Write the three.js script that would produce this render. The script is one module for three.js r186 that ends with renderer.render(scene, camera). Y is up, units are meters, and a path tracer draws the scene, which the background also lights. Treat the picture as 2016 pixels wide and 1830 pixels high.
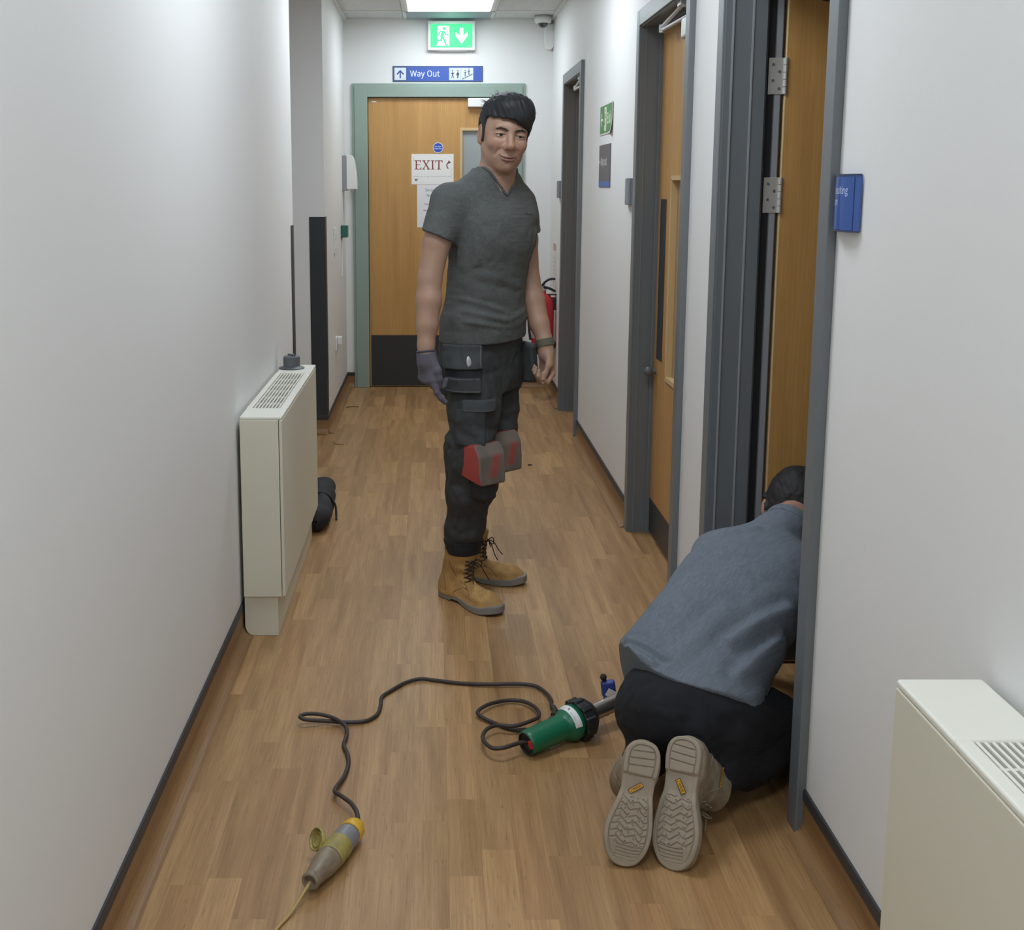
import * as THREE from 'three';
import { RectAreaLightUniformsLib } from 'three/addons/lights/RectAreaLightUniformsLib.js';
import { RoundedBoxGeometry } from 'three/addons/geometries/RoundedBoxGeometry.js';
import { mergeGeometries, toCreasedNormals } from 'three/addons/utils/BufferGeometryUtils.js';

// ---------- camera, light and exposure ----------
const scene = new THREE.Scene();
scene.background = new THREE.Color(0x0b0c0d);
const EYE = 1.431, PITCH = 9.4228;
const camera = new THREE.PerspectiveCamera(42.553, 2016 / 1830, 0.05, 60);
camera.position.set(0, EYE, 0);
camera.rotation.set(-THREE.MathUtils.degToRad(PITCH), 0, 0);
camera.setViewOffset(2016, 1830, 156, 159, 2016, 1830);        // the photograph is a crop: its lens axis lies left of and above the middle
camera.updateProjectionMatrix();
scene.add(camera);
const renderer = new THREE.WebGLRenderer({ antialias: true });
renderer.toneMapping = THREE.LinearToneMapping;
renderer.toneMappingExposure = 2.12;
renderer.shadowMap.enabled = true;
RectAreaLightUniformsLib.init();
const PANEL_LIGHT = 6.2, PANEL_TINT = new THREE.Color(0.92, 1.0, 1.085), PANEL_GLOW = 2.2;
// ceiling panels: centre z of each (the far one is in view, the others hang over the corridor outside the frame)
const PANEL_Z = [-7.85, -5.45, -3.05, -0.65, 1.75], PANEL_LEVEL = [0.64, 1.1, 1.05, 0.95, 1.0];

// ---------- measures of the corridor (metres; x right, y up, the corridor runs away along -z) ----------
const XL = -0.6155, XR = 0.83, ZE = -8.5, HC = 2.565, ZB = 2.9;
const SIDE_Z0 = -5.293, SIDE_Z1 = -6.855, SIDE_X = -3.0;

// ---------- helpers ----------
const V = (x, y, z) => new THREE.Vector3(x, y, z);
function rng(seed) { let a = seed >>> 0; return () => { a = (a + 0x6D2B79F5) | 0; let t = Math.imul(a ^ (a >>> 15), 1 | a); t = (t + Math.imul(t ^ (t >>> 7), 61 | t)) ^ t; return ((t ^ (t >>> 14)) >>> 0) / 4294967296; }; }
const lerp = (a, b, t) => a + (b - a) * t, clamp = (x, a = 0, b = 1) => Math.min(b, Math.max(a, x));
const sstep = (a, b, x) => { const t = clamp((x - a) / (b - a)); return t * t * (3 - 2 * t); };
const HASH = (() => { const r = rng(77), h = new Float32Array(4096); for (let i = 0; i < 4096; i++) h[i] = r(); return h; })();
function hash3(x, y, z) { return HASH[(Math.imul(x, 73856093) ^ Math.imul(y, 19349663) ^ Math.imul(z, 83492791)) & 4095]; }
function vnoise(x, y, z, px = 0, py = 0) {      // value noise in -1..1; px, py make it tile
  const xi = Math.floor(x), yi = Math.floor(y), zi = Math.floor(z); let fx = x - xi, fy = y - yi, fz = z - zi;
  fx = fx * fx * (3 - 2 * fx); fy = fy * fy * (3 - 2 * fy); fz = fz * fz * (3 - 2 * fz);
  const mx = (i) => px ? ((i % px) + px) % px : i, my = (i) => py ? ((i % py) + py) % py : i;
  const x0 = mx(xi), x1 = mx(xi + 1), y0 = my(yi), y1 = my(yi + 1);
  const a = lerp(lerp(hash3(x0, y0, zi), hash3(x1, y0, zi), fx), lerp(hash3(x0, y1, zi), hash3(x1, y1, zi), fx), fy);
  const b = lerp(lerp(hash3(x0, y0, zi + 1), hash3(x1, y0, zi + 1), fx), lerp(hash3(x0, y1, zi + 1), hash3(x1, y1, zi + 1), fx), fy);
  return lerp(a, b, fz) * 2 - 1;
}
const used = {};
function numbered(name) { const n = used[name] = (used[name] ?? -1) + 1; return n ? `${name}_${String(n).padStart(3, '0')}` : name; }
function shade(o) { o.castShadow = true; o.receiveShadow = true; return o; }
function mesh(name, geometry, material, parent, label) {
  const m = shade(new THREE.Mesh(Array.isArray(geometry) ? merge(geometry) : geometry, material));
  m.name = numbered(name); (parent ?? scene).add(m);
  if (label) m.userData.label = label;
  return m;
}
function thing(name, label, category, at = [0, 0, 0], turn = 0, group) {
  const g = new THREE.Group(); g.name = numbered(name); g.position.set(...at); g.rotation.y = turn; scene.add(g);
  g.userData = { label, category }; if (group) g.userData.group = group;
  return g;
}
function tag(o, label, category, group) { o.userData.label = label; o.userData.category = category; if (group) o.userData.group = group; return o; }
function struct(name, geometry, material, parent) { const m = mesh(name, geometry, material, parent); if (!parent) m.userData.kind = 'structure'; return m; }
function merge(list) {
  list = list.map((g) => { g = g.index ? g.toNonIndexed() : g; for (const k of Object.keys(g.attributes)) if (!['position', 'normal', 'uv'].includes(k)) g.deleteAttribute(k);
    if (!g.attributes.uv) g.setAttribute('uv', new THREE.BufferAttribute(new Float32Array(g.attributes.position.count * 2), 2)); return g; });
  return list.length === 1 ? list[0] : mergeGeometries(list);
}
function boxUV(g, s = 1) {    // uv in metres from the face directions
  g = g.index ? g.toNonIndexed() : g;
  const p = g.attributes.position, n = g.attributes.normal, uv = new Float32Array(p.count * 2);
  for (let i = 0; i < p.count; i += 3) {
    const ax = Math.abs(n.getX(i) + n.getX(i + 1) + n.getX(i + 2)), ay = Math.abs(n.getY(i) + n.getY(i + 1) + n.getY(i + 2)), az = Math.abs(n.getZ(i) + n.getZ(i + 1) + n.getZ(i + 2));
    for (let k = i; k < i + 3; k++) {
      const x = p.getX(k), y = p.getY(k), z = p.getZ(k);
      const [u, v] = ax >= ay && ax >= az ? [z, y] : az >= ay ? [x, y] : [x, z];
      uv[2 * k] = u * s; uv[2 * k + 1] = v * s;
    }
  }
  g.setAttribute('uv', new THREE.BufferAttribute(uv, 2)); return g;
}
// a box between two corners, edges rounded by r
function box(x0, y0, z0, x1, y1, z1, r = 0) {
  const w = Math.abs(x1 - x0), h = Math.abs(y1 - y0), d = Math.abs(z1 - z0);
  const g = r ? new RoundedBoxGeometry(w, h, d, 2, Math.min(r, w / 2.01, h / 2.01, d / 2.01)) : new THREE.BoxGeometry(w, h, d);
  g.translate((x0 + x1) / 2, (y0 + y1) / 2, (z0 + z1) / 2);
  return boxUV(g);
}
function tube(points, r, seg = 8, closed = false, tension = 0.5, perM = 120) {
  const c = new THREE.CatmullRomCurve3(points, closed, 'centripetal', tension);
  return new THREE.TubeGeometry(c, Math.max(8, Math.min(700, Math.ceil(c.getLength() * perM))), r, seg, closed);
}
function rod(a, b, r0, r1 = r0, seg = 16) {     // a cylinder or cone from a to b
  const d = b.clone().sub(a), g = new THREE.CylinderGeometry(r1, r0, d.length(), seg);
  g.applyQuaternion(new THREE.Quaternion().setFromUnitVectors(V(0, 1, 0), d.normalize()));
  const m = a.clone().add(b).multiplyScalar(0.5); return g.translate(m.x, m.y, m.z);
}
function lathe(profile, seg = 32) { return new THREE.LatheGeometry(profile.map(([r, y]) => new THREE.Vector2(r, y)), seg); }
function extrude(pts, depth, bevel = 0, steps = 1, curve = 12) {
  const s = Array.isArray(pts) === false ? pts : new THREE.Shape(pts.map(([x, y]) => new THREE.Vector2(x, y)));
  return new THREE.ExtrudeGeometry(s, { depth, steps, bevelEnabled: !!bevel, bevelSize: bevel, bevelThickness: bevel, bevelSegments: 2, curveSegments: curve });
}
function dataTex(w, h, fn, srgb = false, repeat = 1) {
  const d = new Uint8Array(w * h * 4);
  for (let y = 0; y < h; y++) for (let x = 0; x < w; x++) { const c = fn(x / w, y / h), i = (y * w + x) * 4; if (typeof c === 'number') d[i] = d[i + 1] = d[i + 2] = clamp(c) * 255; else { d[i] = clamp(c[0]) * 255; d[i + 1] = clamp(c[1]) * 255; d[i + 2] = clamp(c[2]) * 255; } d[i + 3] = 255; }
  const t = new THREE.DataTexture(d, w, h); t.wrapS = t.wrapT = THREE.RepeatWrapping; t.magFilter = THREE.LinearFilter; t.minFilter = THREE.LinearMipmapLinearFilter; t.generateMipmaps = true;
  if (srgb) t.colorSpace = THREE.SRGBColorSpace; t.repeat.set(repeat, repeat); t.needsUpdate = true; return t;
}
function canvasTex(w, h, draw) {
  const c = document.createElement('canvas'); c.width = w; c.height = h; draw(c.getContext('2d'), w, h);
  const t = new THREE.CanvasTexture(c); t.colorSpace = THREE.SRGBColorSpace; return t;
}
const mat = (color, roughness = 0.6, o = {}) => new THREE.MeshStandardMaterial({ color, roughness, ...o });
const phys = (color, roughness, o) => new THREE.MeshPhysicalMaterial({ color, roughness, ...o });
const lin = (r, g, b) => new THREE.Color().setRGB(r, g, b);
// ---------- surface textures ----------
const grainFn = (ring, pore) => (u, v) => {      // wood grain running along v, tiling
  const warp = vnoise(u * 3, v * 2, 3.1, 3, 2) * 0.5 + vnoise(u * 7, v * 3, 8.2, 7, 3) * 0.14;
  const fig = Math.pow(Math.sin((u * ring + warp * 0.9) * Math.PI * 2) * 0.5 + 0.5, 2) * (0.5 + 0.5 * vnoise(u * 3, v * 3, 6.6, 3, 3));
  const fib = vnoise(u * 90, v * 5, 1.7, 90, 5) * 0.5 + vnoise(u * 240, v * 14, 5.2, 240, 14) * 0.5;
  const p = vnoise(u * 200, v * 26, 9.4, 200, 26);
  const tone = vnoise(u * 6, v * 1.0001, 4.4, 6, 1) * 0.4 + vnoise(u * 17, v * 3, 2.2, 17, 3) * 0.45;
  return 0.82 + tone * 0.12 - fig * 0.11 + fib * 0.10 - (p > 0.55 ? (p - 0.55) * pore : 0);
};
const toneTex = (f, lo, hi) => dataTex(512, 1024, (u, v) => { const t = clamp((f(u, v) - 0.55) / 0.45); return [lerp(lo[0], hi[0], t), lerp(lo[1], hi[1], t), lerp(lo[2], hi[2], t)]; }, true);
const floorMap = toneTex(grainFn(5, 0.5), [0.52, 0.375, 0.235], [0.83, 0.68, 0.485]);
const doorMap = toneTex(grainFn(3, 0.35), [0.645, 0.475, 0.265], [0.83, 0.645, 0.39]);
const plasterBump = dataTex(512, 512, (u, v) => 0.5 + vnoise(u * 90, v * 90, 1, 90, 90) * 0.2 + vnoise(u * 200, v * 200, 5, 200, 200) * 0.2 + vnoise(u * 14, v * 14, 9, 14, 14) * 0.1);
const tileMap = dataTex(256, 256, (u, v) => { const n = vnoise(u * 60, v * 60, 2, 60, 60), m = vnoise(u * 128, v * 128, 7, 128, 128); return 0.93 + n * 0.03 + (m > 0.78 ? -0.10 : 0); }, true);
const fineBump = dataTex(256, 256, (u, v) => 0.5 + vnoise(u * 128, v * 128, 3, 128, 128) * 0.5);

const floorUV = (t) => { const c = t.clone(); c.repeat.set(1 / 0.36, 1 / 0.72); c.needsUpdate = true; return c; };
const floorTex = floorUV(floorMap), doorTex = (() => { const c = doorMap.clone(); c.repeat.set(1 / 0.5, 1 / 1.1); c.needsUpdate = true; return c; })();
const M = {
  wall: mat(lin(0.80, 0.80, 0.785), 0.55, { bumpMap: plasterBump, bumpScale: 0.00022 }),
  ceil: mat(lin(0.78, 0.78, 0.76), 0.95, { map: tileMap }),
  grid: mat(lin(0.72, 0.72, 0.70), 0.5),
  floorBase: mat(lin(0.34, 0.23, 0.14), 0.7),
  cove: mat(lin(0.60, 0.55, 0.50), 0.5, { map: floorTex }),
  black: mat(lin(0.035, 0.036, 0.04), 0.5),
  guard: mat(lin(0.030, 0.034, 0.040), 0.45),
  frame: mat(lin(0.155, 0.170, 0.180), 0.36),
  frameLine: mat(lin(0.30, 0.31, 0.33), 0.4), frameFaint: mat(lin(0.185, 0.20, 0.21), 0.4),
  seal: mat(lin(0.012, 0.012, 0.013), 0.8),
  green: mat(lin(0.285, 0.37, 0.32), 0.42),
  door: mat(lin(1, 1, 1), 0.36, { map: doorTex }),
  lip: mat(lin(0.62, 0.44, 0.22), 0.45),
  kick: mat(lin(0.028, 0.03, 0.033), 0.42),
  steel: mat(lin(0.50, 0.48, 0.44), 0.4, { metalness: 0.3 }),
  silver: mat(lin(0.62, 0.64, 0.65), 0.35, { metalness: 0.5 }),
  white: mat(lin(0.80, 0.80, 0.78), 0.35),
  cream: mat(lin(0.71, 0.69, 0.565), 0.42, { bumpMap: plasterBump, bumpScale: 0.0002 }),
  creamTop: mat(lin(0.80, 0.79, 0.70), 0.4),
  dark: mat(lin(0.02, 0.02, 0.022), 0.7),
  grayPlastic: mat(lin(0.11, 0.12, 0.135), 0.45),
};
M.planks = [[1.0, 0.97, 0.93], [0.88, 0.83, 0.77], [1.16, 1.13, 1.09], [0.97, 0.90, 0.84], [1.08, 1.05, 0.98], [0.84, 0.76, 0.70]].map((c) => mat(lin(c[0] * 0.85, c[1] * 0.86, c[2] * 0.855), 0.42, { map: floorTex, bumpMap: floorTex, bumpScale: 0.0003 }));

// ---------- floor: vinyl strips, each plank a piece ----------
const floor = struct('floor', [box(SIDE_X - 0.2, -0.15, ZE - 0.2, 2.9, -0.004, ZB)], M.floorBase);
{
  const r = rng(11), W = 0.0722, rest = M.planks.map(() => []); let made = 0;
  const plank = (x0, z0, x1, z1, near) => {
    const g = new THREE.BoxGeometry(x1 - x0 - 0.00015, 0.006, z1 - z0 - 0.00015), uv = g.attributes.uv, p = g.attributes.position, ou = r() * 3, ov = r() * 3, fl = r() < 0.5 ? -1 : 1;
    for (let i = 0; i < p.count; i++) uv.setXY(i, p.getX(i) * fl + ou, p.getZ(i) + ov);
    g.translate((x0 + x1) / 2, -0.003, (z0 + z1) / 2);
    const k = Math.floor(r() * r() * M.planks.length * 1.35) % M.planks.length;
    if (near && made < 300) { mesh('plank', g, M.planks[k], floor); made++; } else rest[k].push(g);
  };
  const n0 = Math.ceil((XL - SIDE_X) / W), n1 = Math.ceil((2.75 - XL) / W);
  for (let i = -n0; i < n1; i++) {
    const x0 = XL + i * W, x1 = x0 + W, hall = i >= 0 && x1 < XR + 0.02;
    let z0 = hall ? ZE - 0.05 : i < 0 ? SIDE_Z1 - 0.02 : ZE; const zEnd = hall ? ZB : i < 0 ? SIDE_Z0 + 0.02 : -0.5;
    z0 -= 0; let first = true;
    while (z0 < zEnd - 0.02) { const L = first ? 0.12 + r() * 0.45 : 0.30 + r() * 0.34; first = false; const z1 = Math.min(zEnd, z0 + L); plank(x0, z0, x1, z1, hall && z0 < -2.0); z0 = z1; }
  }
  rest.forEach((l, k) => { if (l.length) { const m = mesh('planks', l, M.planks[k], floor); m.userData.kind = 'stuff'; } });
}
// ---------- ceiling: grid and lay-in tiles ----------
const ceiling = struct('ceiling', [box(SIDE_X - 0.2, HC + 0.02, ZE - 0.2, 2.9, HC + 0.17, ZB)], M.ceil);
const CX0 = -0.19, CX1 = 0.405;      // the middle row of the grid, where the light panels lie
{
  const tiles = [], g = [], zs = [ZE]; for (let z = -8.15; z < ZB; z += 0.6) zs.push(z); zs.push(ZB);
  for (let i = 0; i + 1 < zs.length; i++) {
    const c = (zs[i] + zs[i + 1]) / 2, lamp = PANEL_Z.some((z) => Math.abs(z - c) < 0.2);
    for (const [a, b, mid] of [[XL, CX0, 0], [CX0, CX1, 1], [CX1, XR, 0]]) {
      if (mid && (lamp || i === 0)) continue;
      const t = box(a + 0.014, HC + 0.001, zs[i] + 0.014, b - 0.014, HC + 0.02, zs[i + 1] - 0.014, 0.003);
      mesh('ceiling_tile', t, M.ceil, ceiling);
    }
    g.push(box(XL, HC - 0.002, zs[i] - 0.012, XR, HC + 0.01, zs[i] + 0.012));
  }
  mesh('metal_panel', box(CX0 + 0.012, HC - 0.004, ZE, CX1 - 0.012, HC + 0.02, -8.162, 0.002), mat(lin(0.34, 0.40, 0.46), 0.5), ceiling, 'blue grey metal filler panel between light and end wall');
  for (const x of [CX0, CX1]) g.push(box(x - 0.012, HC - 0.002, ZE, x + 0.012, HC + 0.01, ZB));
  for (const [x, s] of [[XL, 1], [XR, -1]]) g.push(box(x, HC - 0.012, ZE, x + s * 0.022, HC + 0.01, ZB));
  mesh('ceiling_grid', g, M.grid, ceiling);
}
// ---------- walls ----------
struct('wall_left', [box(XL - 0.15, -0.1, SIDE_Z0, XL, HC + 0.05, ZB), box(SIDE_X, -0.1, SIDE_Z0, XL - 0.15, HC + 0.05, SIDE_Z0 + 0.15)], M.wall);
struct('wall_left_rear', [box(SIDE_X, -0.1, ZE - 0.15, XL, HC + 0.05, SIDE_Z1)], M.wall);
struct('wall_side', [box(SIDE_X - 0.15, -0.1, SIDE_Z1 - 0.2, SIDE_X, HC + 0.05, SIDE_Z0 + 0.2)], M.wall);
struct('wall_back', [box(XL - 0.15, -0.1, ZB - 0.05, XR + 0.15, HC + 0.05, ZB + 0.1)], M.wall);
const DOORS = [{ near: -2.47, far: -3.513, leaf: 'open' }, { near: -3.90, far: -4.906, leaf: 0.905 }, { near: -6.717, far: -7.64, leaf: 0.905 }];
const ARCH = 0.062, HEAD = 2.112, XF = 0.81, XJ = 0.98;
{
  const g = []; let z = ZB;
  for (const d of DOORS) { g.push(box(XR, -0.1, d.near - ARCH + 0.02, XJ, HC + 0.05, z)); g.push(box(XR, HEAD - ARCH + 0.02, d.far + ARCH - 0.02, XJ, HC + 0.05, d.near - ARCH + 0.02)); z = d.far + ARCH - 0.02; }
  g.push(box(XR, -0.1, ZE, XJ, HC + 0.05, z));
  struct('wall_right', g, M.wall);
}
// the end wall, open behind the green door frame
const ED = { x0: -0.561, x1: 0.64, top: 2.132 };
struct('wall_end', [box(XL - 0.15, -0.1, ZE - 0.15, ED.x0 + 0.03, HC + 0.05, ZE), box(ED.x1 - 0.03, -0.1, ZE - 0.15, XR + 0.15, HC + 0.05, ZE), box(ED.x0 + 0.03, ED.top - 0.03, ZE - 0.15, ED.x1 - 0.03, HC + 0.05, ZE)], M.wall);
// the rooms behind the right-hand doors: closed shells
struct('wall_room', [box(2.75, -0.1, -5.0, 2.9, HC + 0.05, ZB), box(XJ, -0.1, -5.0, 2.9, HC + 0.05, -4.85), box(XJ, -0.1, -0.65, 2.9, HC + 0.05, -0.5)], M.wall);

// ---------- coved skirting of the same vinyl, capped with a black strip ----------
const coveProfile = []; coveProfile.push([0, 0.001]); for (let i = 0; i <= 8; i++) { const a = i / 8 * Math.PI / 2; coveProfile.push([-0.004 - 0.034 * (1 - Math.sin(a)) , 0.036 - 0.034 * Math.cos(a)]); }
coveProfile.push([-0.004, 0.088], [0, 0.088]);
function skirting(name, a, b, nrm) {            // from a to b along the wall foot, nrm points into the corridor
  const len = Math.hypot(b[0] - a[0], b[1] - a[1]), dx = (b[0] - a[0]) / len, dz = (b[1] - a[1]) / len;
  const place = (g) => { const m = new THREE.Matrix4().makeBasis(V(-nrm[0], 0, -nrm[1]), V(0, 1, 0), V(dx, 0, dz)); m.setPosition(a[0], 0, a[1]); g.applyMatrix4(m); return g; };
  const flip = (-nrm[0] * dz + nrm[1] * dx) ;
  const g = place(extrude(coveProfile, len)); if (flip * 1 < 0) { }
  const p = g.attributes.position, uv = g.attributes.uv; for (let i = 0; i < p.count; i++) uv.setXY(i, p.getY(i) * 1.1 + Math.abs(nrm[0] ? p.getX(i) : p.getZ(i)), nrm[0] ? p.getZ(i) : p.getX(i));
  g.computeVertexNormals();
  const b0 = struct(name, g, M.cove);
  const s = place(extrude([[-0.0065, 0.083], [-0.0065, 0.105], [-0.005, 0.1085], [0, 0.1085], [0, 0.083]], len)); s.computeVertexNormals();
  mesh('cap_strip', s, M.black, b0, 'black capping strip along the top of the coved skirting');
}
M.cove.side = THREE.DoubleSide; M.black.side = THREE.DoubleSide;
skirting('baseboard_left', [XL, ZB - 0.05], [XL, SIDE_Z0], [1, 0]);
skirting('baseboard_left', [XL, SIDE_Z1], [XL, ZE], [1, 0]);
skirting('baseboard_side', [SIDE_X, SIDE_Z1], [XL + 0.004, SIDE_Z1], [0, 1]);
skirting('baseboard_end', [XL, ZE], [ED.x0, ZE], [0, 1]);
skirting('baseboard_end', [ED.x1, ZE], [XR, ZE], [0, 1]);
{ let z = ZB - 0.05; for (const d of DOORS) { skirting('baseboard_right', [XR, z], [XR, d.near], [-1, 0]); z = d.far; } skirting('baseboard_right', [XR, z], [XR, ZE], [-1, 0]); }
// black corner guards on the two corners of the side passage
{
  const g1 = struct('trim_1', [box(XL - 0.002, 0.108, SIDE_Z0 - 0.002, XL + 0.003, 1.262, SIDE_Z0 + 0.088, 0.001), box(XL - 0.09, 0.108, SIDE_Z0 - 0.004, XL + 0.003, 1.262, SIDE_Z0 + 0.001, 0.001)], M.guard);
  const g2 = struct('trim_2', [box(XL - 0.088, 0.09, SIDE_Z1, XL + 0.003, 1.258, SIDE_Z1 + 0.004, 0.001), box(XL - 0.001, 0.108, SIDE_Z1 - 0.088, XL + 0.003, 1.258, SIDE_Z1 + 0.002, 0.001)], M.guard);
}
// ---------- right-hand doors ----------
function frameGeo(d) {                     // architrave of one side, mitred square, in three pieces
  const n = d.near, f = d.far, A = ARCH, t = HEAD;
  return [box(XF, 0, n - A, XR + 0.001, t, n, 0.003), box(XF, 0, f, XR + 0.001, t, f + A, 0.003), box(XF, t - A, f + A - 0.001, XR + 0.001, t, n - A + 0.001, 0.003)];
}
DOORS.forEach((d, i) => {
  const root = new THREE.Group(); root.name = `door_${i + 1}`; root.userData.kind = 'structure'; scene.add(root);
  const n = d.near - ARCH, f = d.far + ARCH, t = HEAD - ARCH, T = 0.02;
  mesh('architrave', frameGeo(d), M.frame, root);
  // lining boards with a planted stop and two pale seal lines
  mesh('door_jamb', [box(XR - 0.012, 0, n - 0.004, XJ, t, n + T), box(XR + 0.062, 0, n - 0.016, XR + 0.102, t, n)], M.frame, root);
  mesh('door_jamb', [box(XR - 0.012, 0, f - T, XJ, t, f + 0.004), box(XR + 0.062, 0, f, XR + 0.102, t, f + 0.016, 0.002)], M.frame, root);
  mesh('door_head', [box(XR - 0.012, t - 0.004, f, XJ, t + T, n), box(XR + 0.062, t - 0.016, f, XR + 0.102, t, n)], M.frame, root);
  mesh('seal_strip', [box(XR + 0.006, 0, f + 0.003, XR + 0.011, t, f + 0.007)], i ? M.frameFaint : M.frameLine, root);
  mesh('seal_strip', [box(XR + 0.059, 0, f + 0.014, XR + 0.064, t, f + 0.018)], i ? M.frameFaint : M.frameLine, root);
  if (d.leaf === 'open') {
    // the leaf stands open into the room, hinged on the far jamb
    const x0 = 0.992, z1 = f + 0.012, z0 = z1 - 0.044;
    const leaf = mesh('door_leaf', box(x0, 0.008, z0, x0 + 0.862, t - 0.006, z1, 0.0015), M.door, root);
    mesh('lipping', box(x0 - 0.004, 0.008, z0, x0 + 0.0002, t - 0.006, z1 + 0.0005, 0.001), M.lip, leaf);
    mesh('kick_plate', box(x0 + 0.004, 0.012, z1, x0 + 0.856, 0.15, z1 + 0.002), M.kick, leaf);
    mesh('door_closer', [box(x0 + 0.085, t - 0.115, z1, x0 + 0.33, t - 0.05, z1 + 0.06, 0.008)], M.dark, leaf, 'dark door closer body near the top of the leaf');
    mesh('seal_strip', [box(XR + 0.108, 0, f + 0.001, XR + 0.128, t, f + 0.005)], M.seal, root);
    mesh('seal_strip', [box(XR + 0.132, 0, f + 0.002, XR + 0.147, t, f + 0.006)], M.frameLine, root);
    for (const y of [1.735, 1.405, 0.25]) {
      const h = mesh('hinge', [box(XR + 0.112, y - 0.05, f + 0.004, XR + 0.156, y + 0.05, f + 0.0075, 0.001)], M.steel, root);
      const kn = []; for (let k = 0; k < 5; k++) { const c = new THREE.CylinderGeometry(0.0065, 0.0065, 0.0185, 12); c.translate(XR + 0.158, y - 0.04 + k * 0.02, f + 0.011); kn.push(c); }
      mesh('hinge_knuckle', kn, M.steel, h);
      const sc = []; for (const [sx, sy] of [[0.124, 0.032], [0.142, 0.012], [0.124, -0.012], [0.142, -0.034]]) { const c = new THREE.CylinderGeometry(0.004, 0.004, 0.001, 10); c.rotateX(Math.PI / 2); c.translate(XR + sx, y + sy, f + 0.0079); sc.push(c); }
      mesh('screw', sc, M.grayPlastic, h);
    }
  } else {
    const x0 = d.leaf, x1 = x0 + 0.044;
    const pane = i === 1 ? { a: f + 0.285, b: f + 0.46, y0: 0.70, y1: 1.455 } : null;
    if (pane) {
      const g = [box(x0, 0.006, f + 0.003, x1, t - 0.004, pane.a), box(x0, 0.006, pane.b, x1, t - 0.004, n - 0.003), box(x0, 0.006, pane.a, x1, pane.y0, pane.b), box(x0, pane.y1, pane.a, x1, t - 0.004, pane.b)];
      const leaf = mesh('door_leaf', g, M.door, root);
      const b = 0.014; mesh('glazing_bead', [box(x0 - 0.006, pane.y0 - b, pane.a - b, x1 + 0.006, pane.y0 + 0.003, pane.b + b), box(x0 - 0.006, pane.y1 - 0.003, pane.a - b, x1 + 0.006, pane.y1 + b, pane.b + b), box(x0 - 0.006, pane.y0, pane.a - b, x1 + 0.006, pane.y1, pane.a + 0.003), box(x0 - 0.006, pane.y0, pane.b - 0.003, x1 + 0.006, pane.y1, pane.b + b)], M.lip, leaf);
      mesh('glass_pane', box(x0 + 0.018, pane.y0, pane.a, x0 + 0.024, pane.y1, pane.b), mat(lin(0.42, 0.29, 0.16), 0.45), leaf, 'brown obscured vision panel');
      mesh('pull_plate', box(x0 - 0.002, 0.745, f + 0.065, x0, 1.38, f + 0.175), M.kick, leaf, 'black push plate on the leaf beside the jamb');
      mesh('door_handle', [new THREE.SphereGeometry(0.02, 16, 12).scale(0.9, 1, 1).translate(x0 - 0.03, 0.69, f + 0.06), rod(V(x0, 0.69, f + 0.06), V(x0 - 0.03, 0.69, f + 0.06), 0.011)], M.grayPlastic, leaf, 'small dark knob');
      mesh('kick_plate', box(x0 - 0.002, 0.012, f + 0.01, x0, 0.152, n - 0.01), M.kick, leaf);
    } else { const leaf = mesh('door_leaf', box(x0, 0.006, f + 0.003, x1, t - 0.004, n - 0.003), M.door, root); mesh('kick_plate', box(x0 - 0.002, 0.012, f + 0.01, x0, 0.152, n - 0.01), M.kick, leaf); }
    // overhead closer: body on the leaf, folding arm to the head
    const zc = n - 0.20, yb = t - 0.09;
    mesh('door_closer', [box(x0 - 0.058, yb - 0.035, zc - 0.06, x0, yb + 0.035, zc + 0.14, 0.01)], M.silver, root, 'silver overhead door closer body');
    const el = V(x0 - 0.05, t - 0.035, f + 0.24);
    mesh('closer_arm', [rod(V(x0 - 0.03, yb + 0.045, zc + 0.02), V(el.x, el.y - 0.012, el.z), 0.007), rod(el, V(x0 - 0.055, t - 0.008, zc - 0.02), 0.0075), rod(el.clone().add(V(0, -0.02, 0)), el.clone().add(V(0, 0.008, 0)), 0.012), box(x0 - 0.075, t - 0.02, zc - 0.05, x0 - 0.035, t - 0.003, zc + 0.01, 0.003)], M.silver, root, 'folding closer arm below the frame head');
  }
});
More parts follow.
